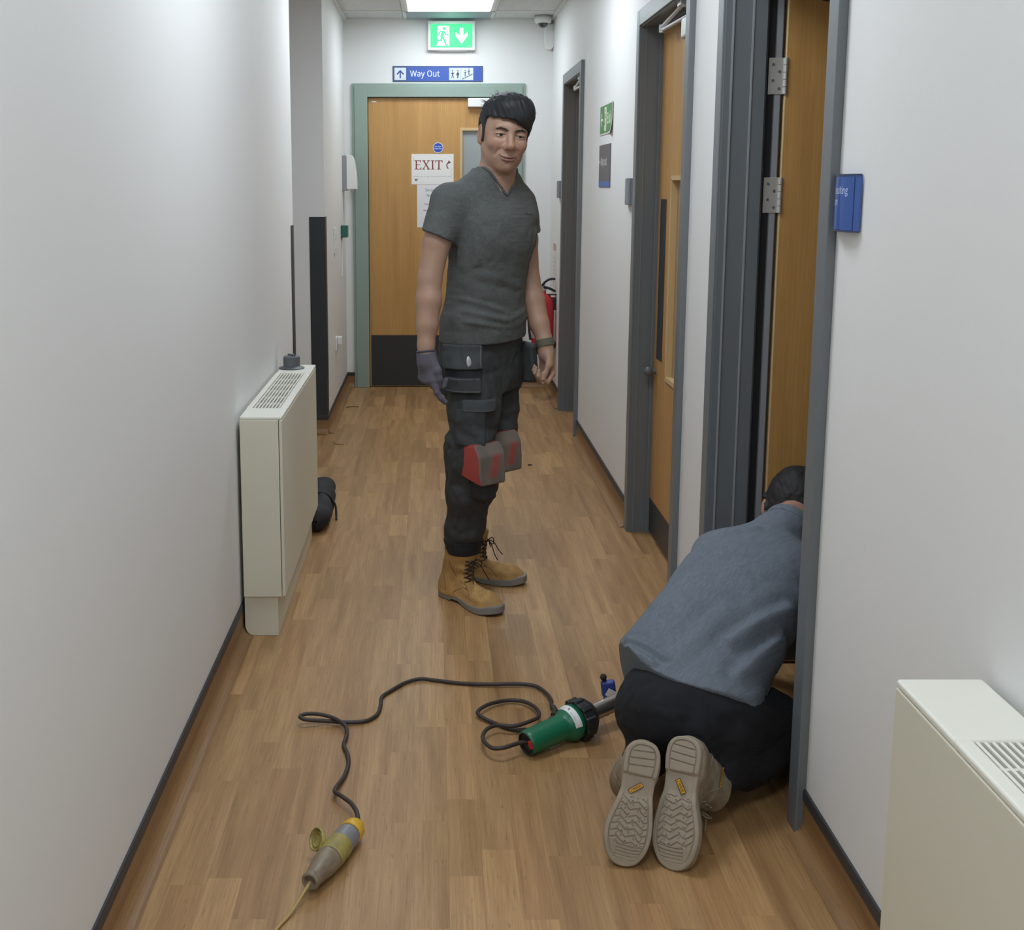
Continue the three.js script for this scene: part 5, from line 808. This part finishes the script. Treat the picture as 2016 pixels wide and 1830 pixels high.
    for (let i = 0; i < 12; i++) { const x = 0.307 + i * 0.0029 + (i > 3 ? 0.003 : 0), y = 1.338 - i * 0.0003, z = shirtZ(x, y); logo.push(box(x - 0.0008, y - 0.003, z - 0.001, x + 0.0008, y + 0.002 + (r() < 0.3 ? 0.003 : 0), z + 0.0008)); if (r() < 0.7) logo.push(box(x, y - 0.001, z - 0.001, x + 0.0024, y + 0.0006, z + 0.0008)); }
    const em = mesh('embroidery', logo.map((q) => q.translate(-base[0], -base[1], -base[2])), M.dark, shirt, 'small dark embroidered lettering on the chest'); em.userData.kind = 'stuff';
  }
  // trousers
  const trouser = (() => {
    const R = chain(legR, 0.05), L = chain(legL, 0.05), cr = creases(0.0085, 11, 8, 11, 12), cr2 = creases(0.0055, 28, 24, 28, 3);
    const bulge = uni(0.03, cone([0.080, 0.545, -3.995], [0.092, 0.490, -3.985], 0.045, 0.050), cone([0.150, 0.575, -3.92], [0.085, 0.575, -3.98], 0.050, 0.045));
    return (x, y, z) => { let d = smin(smin(R(x, y, z), bulge(x, y, z), 0.03), L(x, y, z), 0.012); d = smin(d, pelvis(x, y, z), 0.03); d += cr(x, y, z) * sstep(0.95, 0.80, y) + cr2(x, y, z) * 0.7 + 0.003 * Math.sin(y * 110 + x * 60 + z * 30) * Math.exp(-((y - 0.61) ** 2) / 0.0012) + 0.002 * Math.sin(y * 100 + z * 50) * Math.exp(-((y - 0.22) ** 2) / 0.002); return d; };
  })();
  const legsF = both(trouser, (x, y, z) => Math.max(0.176 - y, y - 0.962), 0.004);
  const tr = mesh('trousers', nets(legsF, [-0.02, 0.13, -4.37], [0.37, 0.98, -3.83], 0.0055, { base, safe: 2 }), P_.work, man1, 'dark grey work trousers');
  const patch = (name, off, lo, hi, m, label, cell = 0.004, round = 0.006) => { const c = lo.map((v, i) => (v + hi[i]) / 2), hh = lo.map((v, i) => (hi[i] - v) / 2); const f = both(both(grow(trouser, off), rbox(c, hh, round), 0.005), (x, y, z) => -trouser(x, y, z) - 0.006, 0.002); return mesh(name, nets(f, lo.map((v) => v - 0.015), hi.map((v) => v + 0.015), cell, { base, safe: 2.5 }), m, tr, label); };
  patch('holster_pocket', 0.020, [0.032, 0.828, -4.06], [0.166, 0.908, -3.80], P_.pocket, 'grey flapped upper holster pouch');
  patch('holster_pocket', 0.014, [0.040, 0.790, -4.06], [0.164, 0.830, -3.80], P_.workDark, 'dark mouth of the lower pouch');
  patch('holster_pocket', 0.021, [0.040, 0.752, -4.06], [0.162, 0.802, -3.80], P_.work, 'lower holster pouch');
  patch('pocket_flap', 0.012, [0.096, 0.690, -4.02], [0.212, 0.730, -3.80], P_.pocket, 'rounded thigh pocket flap');
  patch('thigh_pocket', 0.010, [0.075, 0.580, -3.99], [0.176, 0.70, -3.80], P_.work);
  patch('cuff', 0.004, [0.03, 0.176, -4.08], [0.18, 0.226, -3.90], P_.workDark, 'darker trouser cuff band');
  const stitch = mat(lin(0.095, 0.105, 0.11), 0.85);
  for (const [off, lo, hi] of [[0.0225, [0.156, 0.832, -4.06], [0.163, 0.905, -3.80]], [0.0225, [0.044, 0.755, -4.06], [0.158, 0.7605, -3.80]], [0.0225, [0.046, 0.794, -4.06], [0.158, 0.799, -3.80]], [0.0138, [0.100, 0.6925, -4.02], [0.208, 0.697, -3.80]]]) patch('seam_binding', off, lo, hi, stitch, 'paler stitched edge', 0.0026, 0.002);
  { const f = (() => { const m = new THREE.Matrix4().makeTranslation(0.322, 0.825, -4.135).multiply(new THREE.Matrix4().makeRotationY(0.62)).multiply(new THREE.Matrix4().makeRotationZ(0.10)); return placed((x, y, z) => rbox([0, 0, 0], [0.016, 0.072 - 0.3 * Math.max(0, z * 0.2), 0.060], 0.012)(x, y, z) + 0.003 * vnoise(x * 40, y * 30, z * 30), m); })(); mesh('holster_pocket', nets(f, [0.24, 0.73, -4.22], [0.41, 0.92, -4.05], 0.004, { base }), P_.pocket, tr, 'hanging pouch on his left hip'); }
  { const e = new THREE.SphereGeometry(1, 20, 14).scale(0.0085, 0.021, 0.004).rotateY(0.25).rotateZ(0.12); let z = -3.8; while (trouser(0.120, 0.853, z) > 0.020 && z > -4.1) z -= 0.001; e.translate(0.120 - base[0], 0.853, z + 0.002 - base[2]); mesh('buckle', e, M.silver, tr, 'shiny oval clip on the pouch'); }
  // knee pads: a boxed shell round each knee, red sides, scuffed grey front
  const kneePad = (k, yaw, dy, dark) => {
    const f3 = [Math.sin(yaw), 0, Math.cos(yaw)], m = new THREE.Matrix4().makeTranslation(...k).multiply(new THREE.Matrix4().makeRotationY(yaw)).multiply(new THREE.Matrix4().makeRotationX(-0.10));
    const loc = (x, y, z) => { const w = 0.060 - 0.10 * Math.max(0, -y - 0.02) - 0.05 * Math.max(0, y - 0.03), top = 0.070, b = rbox([0, 0, 0.0], [w, top, 0.062], 0.010)(x, y, z); return smax(smax(b, (z + y * 0.55 - 0.078) * 0.85, 0.004), (-0.068 + (0.055 - z) * 0.34 - y) * 0.94, 0.004); };
    const fld = placed(cut(loc, ell([0, 0.0, -0.055], [0.050, 0.16, 0.075]), 0.006), m), im = m.clone().invert(), q = new THREE.Vector3(), nrm = new THREE.Vector3();
    const g = nets(fld, [k[0] - 0.12, k[1] - 0.11, k[2] - 0.12], [k[0] + 0.12, k[1] + 0.11, k[2] + 0.12], 0.0035, { base, color: (x, y, z, nx, ny, nz) => { q.set(x, y, z).applyMatrix4(im); nrm.set(nx, ny, nz).transformDirection(im); const fr = sstep(0.40, 0.55, nrm.z), n = vnoise(q.x * 40, q.y * 22, q.z * 40), bare = sstep(0.02, -0.008, Math.abs(q.x - 0.012 - q.y * 0.35) - 0.012) * sstep(0.045, 0.03, Math.abs(q.y + 0.006)); const red = [0.34, 0.052, 0.045], gr = [0.15 + n * 0.03, 0.125 + n * 0.025, 0.105 + n * 0.02]; const t = fr * (1 - 0.8 * bare) * (n > 0.8 ? 0.6 : 1); return [lerp(red[0] * (1 + 0.15 * n), gr[0], t), lerp(red[1], gr[1], t), lerp(red[2], gr[2], t)]; } });
    const p = mesh('knee_pad', g, P_.pad, man1, 'red knee pad with a scuffed grey front');
    if (!dark) { const st = placed(rbox([-0.006, -0.086, 0.012], [0.030, 0.034, 0.036], 0.010), m); mesh('knee_pad_base', nets(st, [k[0] - 0.10, k[1] - 0.15, k[2] - 0.10], [k[0] + 0.10, k[1] - 0.02, k[2] + 0.12], 0.004, { base }), M.dark, p, 'dark rubber lip below the pad'); }
  };
  kneePad([0.160, 0.515, -3.905], 0.70, 0, 0); kneePad([0.225, 0.526, -4.045], 0.75, 0, 1);
  // glove on his right hand, watch on his left wrist
  { const gf = hand([-0.021, 0.882, -3.880], aR, fR, nR, { ...rightHandSpec, thick: 0.0022 }), wrist = cone([-0.0225, 0.905, -3.884], [-0.021, 0.86, -3.878], 0.0315, 0.030), cuffR = (x, y, z) => 0.0008 * Math.sin(Math.atan2(z + 3.88, x + 0.022) * 26);
    const f = both(uni(0.014, gf, (x, y, z) => wrist(x, y, z) + cuffR(x, y, z)), plane([-0.022, 0.898, -3.884], [-0.10, 1, 0.15]), 0.002);
    const gl = mesh('glove', nets(f, [-0.09, 0.68, -3.97], [0.10, 0.92, -3.76], 0.003, { base }), P_.glove, man1, 'thin grey work glove on his right hand');
    const rg = new THREE.TorusGeometry(0.0300, 0.0035, 8, 36).rotateX(Math.PI / 2 - 0.12).rotateZ(0.1).translate(-0.0225 - base[0], 0.896, -3.884 - base[2]); mesh('cuff_edge', rg, mat(lin(0.06, 0.055, 0.075), 0.9), gl, 'rolled dark edge of the glove cuff'); }
  { const A = V(0.3845, 0.910, -4.089), B = V(0.3895, 0.885, -4.083), off = V(-base[0], 0, -base[2]); const st = along(lathe([[0.0300, 0], [0.0325, 0.002], [0.0325, 0.024], [0.0300, 0.026]], 40), A, B).translate(off.x, 0, off.z);
    const w = mesh('watch', st, mat(lin(0.115, 0.11, 0.075), 0.8, { side: THREE.DoubleSide }), man1, 'olive fabric watch strap');
    mesh('watch_case', [along(new THREE.CylinderGeometry(0.017, 0.017, 0.010, 28), V(0.411, 0.890, -4.100), V(0.429, 0.890, -4.12)).translate(off.x, 0, off.z)], M.dark, w, 'black watch case'); mesh('buckle', along(box(-0.020, -0.002, 0.0255, -0.010, 0.028, 0.0345, 0.002), A, B).rotateY(0).translate(off.x + 0.006, 0, off.z + 0.0), M.dark, w); }
  // thumb nail
  { const t = handL.thumbTip, nl = new THREE.SphereGeometry(1, 16, 12).scale(0.0062, 0.0085, 0.0022).rotateY(0.35); nl.translate(t[0] - base[0] + 0.0025, t[1] + 0.001, t[2] + 0.0078 - base[2]); mesh('thumb_nail', nl, mat(lin(0.50, 0.34, 0.28), 0.35), man1); }
  // boots
  const opt = { upper: P_.suede, sole: P_.suedeSole, lace: P_.lace, seam: mat(lin(0.20, 0.115, 0.045), 0.8), badge: true, label: 'tan suede lace-up work boot' };
  const fr = (x, z, a) => new THREE.Matrix4().makeTranslation(x, 0.0005, z).multiply(new THREE.Matrix4().makeRotationY(a));
  boot(man1, base, null, fr(0.040, -4.078, 0.668), -1, opt);
  boot(man1, base, null, fr(0.050, -4.255, 1.27), 1, opt);
}
// ---------- the kneeling man, leaning through the nearest doorway ----------
{
  const base = [0.60, 0, -2.66];
  const man2 = thing('person', 'kneeling man in blue grey shirt and black trousers, bent into the doorway, boot soles showing', 'person', base);
  const vec = (a) => V(...a), frameOf = (o, y, zRef) => { const Y = vec(y).normalize(), X = Y.clone().cross(vec(zRef)).normalize(), Z = X.clone().cross(Y).normalize(); return new THREE.Matrix4().makeBasis(X, Y, Z).setPosition(...o); };
  // trunk: local y from the hips to the shoulders, local x to his right, local z out of his back
  const O = [0.588, 0.232, -2.655], Sc = [0.914, 0.500, -3.10], A = V(Sc[0] - O[0], Sc[1] - O[1], Sc[2] - O[2]), LEN = A.length(); A.normalize();
  const right = V(0.86, -0.10, 0.48); right.addScaledVector(A, -right.dot(A)).normalize(); const back = right.clone().cross(A).normalize();
  const TM = new THREE.Matrix4().makeBasis(right, A, back).setPosition(...O), toW = (x, y, z) => V(x, y, z).applyMatrix4(TM).toArray(), TI = TM.clone().invert();
  const trunkL = loft([[-0.06, -0.014, 0.000, 0.196, 0.128, 0.12, 0], [0.03, -0.014, 0.006, 0.188, 0.124, 0.115, 0], [0.14, -0.010, 0.016, 0.174, 0.116, 0.11, 0], [0.27, 0, 0.024, 0.166, 0.112, 0.11, 0], [0.39, 0.010, 0.026, 0.168, 0.112, 0.10, 0], [0.49, 0.022, 0.024, 0.150, 0.096, 0.085, 0], [0.55, 0.020, 0.012, 0.120, 0.076, 0.07, 0], [0.59, 0, -0.006, 0.085, 0.056, 0.06, 0], [0.62, 0, -0.010, 0.058, 0.050, 0.055, 0]], 2.3);
  const trunk = placed(trunkL, TM);
  const shL = toW(-0.106, 0.475, 0.012), shR = toW(0.165, 0.49, 0.0), elL = [0.80, 0.25, -3.30], elR = [0.965, 0.22, -3.24], wrL = [0.80, 0.06, -3.36], wrR = [0.875, 0.055, -3.375];
  const armL = chain([[...shL, 0.048], [...elL, 0.038], [...wrL, 0.026]], 0.012), armR = chain([[...shR, 0.048], [...elR, 0.038], [...wrR, 0.026]], 0.012);
  const handL = hand([...wrL], unit([0.6, -0.35, 0.1]), unit([0.3, 0.1, 0.9]), unit([-0.25, -0.9, 0.2]), { curl: [[0.4, 0.6, 0.4], [0.5, 0.7, 0.4], [0.55, 0.7, 0.4], [0.6, 0.7, 0.4]], thumb: [[0.022, 0.026, 0.008], [0.050, 0.044, 0.014], [0.078, 0.050, 0.020], [0.10, 0.048, 0.024]] });
  const handR = hand([...wrR], unit([0.75, -0.35, -0.1]), unit([0.1, 0.1, 0.9]), unit([-0.3, -0.9, 0.1]), { curl: [[0.4, 0.6, 0.4], [0.5, 0.7, 0.4], [0.55, 0.7, 0.4], [0.6, 0.7, 0.4]], thumb: [[0.022, 0.026, 0.008], [0.050, 0.044, 0.014], [0.078, 0.050, 0.020], [0.10, 0.048, 0.024]] });
  // head: seen from behind, face towards the floor
  const HM = (() => { const Y = V(0.36, 0.40, -0.84).normalize(), Zr = V(0.15, -0.90, -0.40), X = Y.clone().cross(Zr).normalize(), Z = X.clone().cross(Y).normalize(); return new THREE.Matrix4().makeBasis(X, Y, Z).setPosition(1.004, 0.538, -3.200); })();
  const headL = (() => { let f = uni(0.03, ell([0, 0.028, -0.012], [0.0755, 0.088, 0.096]), ell([0, -0.026, 0.020], [0.0655, 0.088, 0.070]), ell([0, -0.070, 0.030], [0.050, 0.040, 0.052]), sphere([0, -0.099, 0.066], 0.0195)); f = uni(0.01, f, cone([0, 0.010, 0.084], [0, -0.032, 0.104], 0.008, 0.012), ell([0, -0.066, 0.074], [0.026, 0.012, 0.02])); for (const s of [-1, 1]) { f = cut(f, ell([s * 0.0325, 0.002, 0.1], [0.018, 0.012, 0.016]), 0.014); f = uni(0.004, f, ell([s * 0.0325, 0.001, 0.0715], [0.0165, 0.014, 0.015])); f = uni(0.008, f, cut(uni(0.006, ell([s * 0.0830, -0.002, -0.012], [0.0095, 0.032, 0.0200]), ell([s * 0.0775, -0.027, -0.006], [0.0080, 0.012, 0.010])), ell([s * 0.0885, -0.001, -0.006], [0.0080, 0.019, 0.0105]), 0.005)); } return f; })();
  const headW = placed(headL, HM), nk = (x, y, z) => V(x, y, z).applyMatrix4(HM).toArray();
  const neckF = chain([[...toW(0, 0.54, 0.0), 0.062], [...nk(0, -0.09, -0.025), 0.054], [...nk(0, -0.03, -0.02), 0.055]], 0.02);
  // boots stand on their toes, soles towards the viewer
  const bootFrame = (heel, toe, yRef) => { const Z = V(toe[0] - heel[0], toe[1] - heel[1], toe[2] - heel[2]), s = Z.length() / 0.300; Z.normalize(); const Y = vec(yRef); Y.addScaledVector(Z, -Y.dot(Z)).normalize(); const X = Y.clone().cross(Z); return new THREE.Matrix4().makeBasis(X, Y, Z).scale(V(s * 1.12, s, s)).setPosition(...heel); };
  const BL = bootFrame([0.463, 0.236, -2.430], [0.404, 0.012, -2.328], [0.12, -0.2, -0.95]), BR = bootFrame([0.548, 0.246, -2.435], [0.500, 0.010, -2.320], [0.58, -0.2, -0.80]);
  const at = (m, x, y, z) => V(x, y, z).applyMatrix4(m).toArray();
  const ankL = at(BL, 0, 0.15, 0.09), ankR = at(BR, 0, 0.15, 0.09), knL = [0.66, 0.078, -3.00], knR = [0.895, 0.082, -2.80], hipL = [0.542, 0.205, -2.68], hipR = [0.672, 0.190, -2.63];
  const limbs = (k) => uni(0.035, chain([[...hipL, 0.094 * k], [0.61, 0.15, -2.86, 0.086 * k], [...knL, 0.072 * k]], 0.03), chain([[...hipR, 0.110 * k], [0.80, 0.14, -2.72, 0.092 * k], [...knR, 0.078 * k]], 0.03), chain([[...ankL, 0.038 * k], [...lerp3(ankL, knL, 0.4), 0.062 * k], [...knL, 0.068 * k]], 0.02), chain([[...ankR, 0.040 * k], [...lerp3(ankR, knR, 0.45), 0.070 * k], [...knR, 0.074 * k]], 0.02), ell([0.592, 0.222, -2.635], [0.165 * k, 0.122 * k, 0.140 * k]));
  const bodyF = uni(0.02, both(grow(trunk, -0.014), (x, y, z) => 0.05 - V(x, y, z).applyMatrix4(TI).y, 0.02), armL, armR, neckF, limbs(0.8));
  const bodyH = (x, y, z) => smin(bodyF(x, y, z), headW(x, y, z), 0.014);
  const skin2 = (x, y, z) => { const k = skinColor(x, y, z); return [k[0] * 1.02, k[1] * 0.92, k[2] * 0.9]; };
  mesh('body', joinColored([
    nets(bodyF, [0.36, 0.0, -3.42], [1.22, 0.56, -2.40], 0.010, { base, color: skin2 }),
    nets(bodyH, [0.86, 0.44, -3.40], [1.14, 0.74, -3.06], 0.0034, { base, color: skin2, eps: 0.0015 }),
    nets(uni(0.012, handL, armL), [0.70, 0.0, -3.52], [1.00, 0.12, -3.20], 0.0034, { base, color: skin2 }),
    nets(uni(0.012, handR, armR), [0.78, 0.0, -3.47], [1.12, 0.12, -3.26], 0.0034, { base, color: skin2 }),
  ]), P_.skin, man2);
  { // short dark hair
    const st = (x, y, z) => 0.0016 * vnoise(x * 130, y * 60, z * 130) + 0.0022 * vnoise(x * 50, y * 40, z * 50);
    const keep = (x, y, z) => { const side = z > 0.05 ? 0.052 - y : lerp(-0.020, -0.092, sstep(0.01, -0.06, z)) - y; return side; };
    const ears = uni(0.002, ell([-0.092, -0.006, -0.008], [0.028, 0.040, 0.030]), ell([0.092, -0.006, -0.008], [0.028, 0.040, 0.030]));
    const f = cut((x, y, z) => smax(smin(headL(x, y, z) - 0.0075, ell([0, 0.040, -0.012], [0.083, 0.094, 0.103])(x, y, z), 0.01) + st(x, y, z), keep(x, y, z), 0.006), ears, 0.006);
    const g = nets(f, [-0.11, -0.09, -0.135], [0.11, 0.16, 0.12], 0.003, { safe: 2 }).applyMatrix4(HM).translate(-base[0], 0, -base[2]); mesh('hair', g, mat(lin(0.014, 0.012, 0.012), 0.7), man2);
  }
  { // shirt
    const q = new THREE.Vector3(), fold = creases(0.0050, 8, 12, 8, 21), fine = creases(0.0013, 26, 26, 26, 5);
    const slL = cone(shL, lerp3(shL, elL, 0.78), 0.060, 0.056), neckBand = cone(toW(0, 0.50, 0.012), nk(0, -0.080, -0.030), 0.078, 0.064), slR = cone(shR, lerp3(shR, elR, 0.78), 0.068, 0.060), flap = cone([0.885, 0.38, -2.93], [0.790, 0.300, -2.68], 0.045, 0.010), hang = cone([0.885, 0.38, -2.97], [0.735, 0.265, -2.70], 0.06, 0.045);
    const spine = (x, y, z) => { q.set(x, y, z).applyMatrix4(TI); return q; };
    let f = (x, y, z) => { let d = smin(smin(trunk(x, y, z), slL(x, y, z), 0.05), slR(x, y, z), 0.05); d = smin(d, neckBand(x, y, z), 0.05); d = smin(smin(d, hang(x, y, z), 0.05), flap(x, y, z), 0.025); const p = spine(x, y, z); let g = 0;
      for (const [u0, v0, u1, v1, w, a] of [[0.155, 0.30, 0.07, 0.12, 0.016, 0.008], [0.165, 0.24, 0.12, 0.05, 0.014, 0.007], [-0.155, 0.02, -0.06, -0.02, 0.009, 0.006], [-0.16, 0.05, -0.04, 0.01, 0.009, 0.005], [0.03, 0.20, -0.02, 0.02, 0.02, 0.004], [-0.10, 0.46, -0.02, 0.52, 0.014, 0.003]]) { const ex = u1 - u0, ey = v1 - v0, L = ex * ex + ey * ey, t = clamp(((p.x - u0) * ex + (p.y - v0) * ey) / L), dd = Math.hypot(p.x - u0 - t * ex, p.y - v0 - t * ey); g += a * Math.exp(-dd * dd / (w * w)) - a * 0.8 * Math.exp(-((dd - w * 1.8) ** 2) / (w * w)); }
      const hem = 0.0030 * sstep(0.016, 0.012, Math.abs(p.y + 0.040 + p.x * 0.05 - 0.012) - 0.004);
      return d - 0.002 + fold(x, y, z) * 0.8 + fine(x, y, z) - (p.z > -0.02 ? g : 0) - hem * (p.z > 0 ? 1 : 0) * 0.5; };
    f = both(f, (x, y, z) => { const p = spine(x, y, z); return Math.max(-(p.y + 0.045 - (p.x > 0 ? 2.3 : 3.0) * p.x * p.x), p.y - 0.672 + 0.10 * Math.abs(p.x)); }, 0.004);
    mesh('t_shirt', nets(f, [0.36, 0.08, -3.36], [1.16, 0.62, -2.44], 0.0055, { base, safe: 2 }), P_.teeBlue, man2, 'dusty blue grey crew-neck shirt');
    const cl = (x, y, z) => { const p = spine(x, y, z); return Math.max(f(x, y, z) - 0.0025, 0.648 - 0.10 * Math.abs(p.x) - p.y, -f(x, y, z) - 0.004); };
    mesh('collar', nets(cl, [0.80, 0.38, -3.30], [1.08, 0.62, -3.02], 0.0035, { base, safe: 3 }), P_.teeBlue, man2);
  }
  { // trousers
    const cr = creases(0.0075, 10, 10, 10, 8), cr2 = creases(0.003, 30, 30, 30, 4), L = limbs(1), q = new THREE.Vector3();
    const f = (x, y, z) => { let d = L(x, y, z) + cr(x, y, z) + cr2(x, y, z); d = smax(d, 0.002 - y, 0.006); q.set(x, y, z).applyMatrix4(TI); return smax(d, Math.min(q.y - 0.13, y - 0.26), 0.01); };
    mesh('trousers', nets(f, [0.36, -0.01, -3.14], [1.02, 0.40, -2.44], 0.006, { base, safe: 2 }), mat(lin(0.0065, 0.007, 0.010), 0.9, { bumpMap: weave, bumpScale: 0.0005 }), man2, 'black work trousers');
  }
  // boots with treaded soles
  const opt = { upper: P_.beige, sole: P_.beigeSole, lace: P_.beige, seam: mat(lin(0.26, 0.21, 0.15), 0.85), eyelet: M.steel, tread: true, label: 'beige suede work boot seen from its sole' };
  const tri = (t) => Math.abs(((t % 1) + 1) % 1 - 0.5) * 4 - 1;
  const tread = (mir) => {
    const F = bootFields(mir), edge = footSDF(mir, 0.0);
    const line = (d, w) => sstep(w, w * 0.35, Math.abs(d));
    const groove = (x, z) => {
      const e = edge(x, z); let g = line(e + 0.0085, 0.0016) * (z < 0.088 || z > 0.13 ? 1 : 0.5); if (e > -0.0085) return g;
      if (z < 0.088) { for (const c of [0.020, 0.038, 0.056]) g = Math.max(g, line(z - c - x * 0.12 * mir, 0.0021)); g = Math.max(g, line(z - 0.083 - x * 0.10 * mir, 0.0026)); }
      else if (z > 0.135 && z < 0.252) {
        const s = 0.0165, zz = z + 0.0055 * tri(x / 0.036 + 0.25) + x * 0.22 * mir, k = Math.round(zz / s); g = Math.max(g, line(zz - k * s, 0.0028)); const off = (k % 2 ? 0.25 : 0.75), xx = x / 0.030 + 0.2 * Math.sin(z * 90); g = Math.max(g, Math.abs(x) < 0.026 ? line((((xx + off) % 1) + 1) % 1 - 0.5, 0.075) * 0.9 : 0); g = Math.max(g, line(Math.abs(x) - 0.027 - 0.003 * tri(z / 0.0165), 0.0016) * 0.55);
      } else if (z >= 0.252 && z < 0.296) { const s = 0.0082; g = Math.max(g, line(z - 0.255 + x * x * 3 - Math.round((z - 0.255 + x * x * 3) / s) * s, 0.0019) * (Math.abs(x + 0.012 * mir) < 0.036 ? 1 : 0)); }
      return g;
    };
    return (x, y, z) => { const d = F.sole(x, y, z); return d > 0.012 || y > 0.012 ? d : d + 0.0038 * groove(x, z) * sstep(0.010, 0.003, y); };
  };
  const tagTex = canvasTex(384, 112, (c, w, h) => { c.fillStyle = '#1d1a12'; c.fillRect(0, 0, w, h); c.fillStyle = '#d79a1c'; c.fillRect(14, 14, w - 28, h - 28); c.fillStyle = '#1d1a12'; c.font = 'bold 78px sans-serif'; c.textAlign = 'center'; c.fillText('DEWALT', w / 2, 84, w - 50); });
  for (const [m, mir] of [[BL, 1], [BR, -1]]) {
    const b = boot(man2, base, null, m, mir, opt), off = (g) => g.applyMatrix4(m).translate(-base[0], 0, -base[2]);
    const so = mesh('sole', off(nets(tread(mir), [-0.07, -0.006, -0.03], [0.07, 0.06, 0.33], 0.00155, { eps: 0.0008 })), P_.beigeSole, b, 'beige rubber sole with grooved heel and lugged tread');
    const pl = new THREE.PlaneGeometry(0.036, 0.0125); pl.rotateZ(mir > 0 ? 0.75 : -1.05); pl.rotateX(Math.PI / 2); pl.translate(0.004 * mir, -0.0008, 0.112);
    mesh('maker_tag', off(pl), new THREE.MeshStandardMaterial({ map: tagTex, roughness: 0.5, side: THREE.DoubleSide }), so, 'small yellow and black maker tag in the arch');
    if (mir < 0) { // yellow tag on the outer side of the right boot's collar
      let x = -0.08; while (x < 0 && bootFields(mir).upper(x, 0.135, 0.075) > 0) x += 0.0008; const g = new THREE.PlaneGeometry(0.052, 0.013).rotateY(-Math.PI / 2).rotateX(0.15); g.translate(x - 0.003, 0.135, 0.072); mesh('maker_tag', off(g), new THREE.MeshStandardMaterial({ map: tagTex, roughness: 0.6, side: THREE.DoubleSide }), b, 'yellow maker tag on the ankle collar'); }
  }
}
renderer.render(scene, camera);
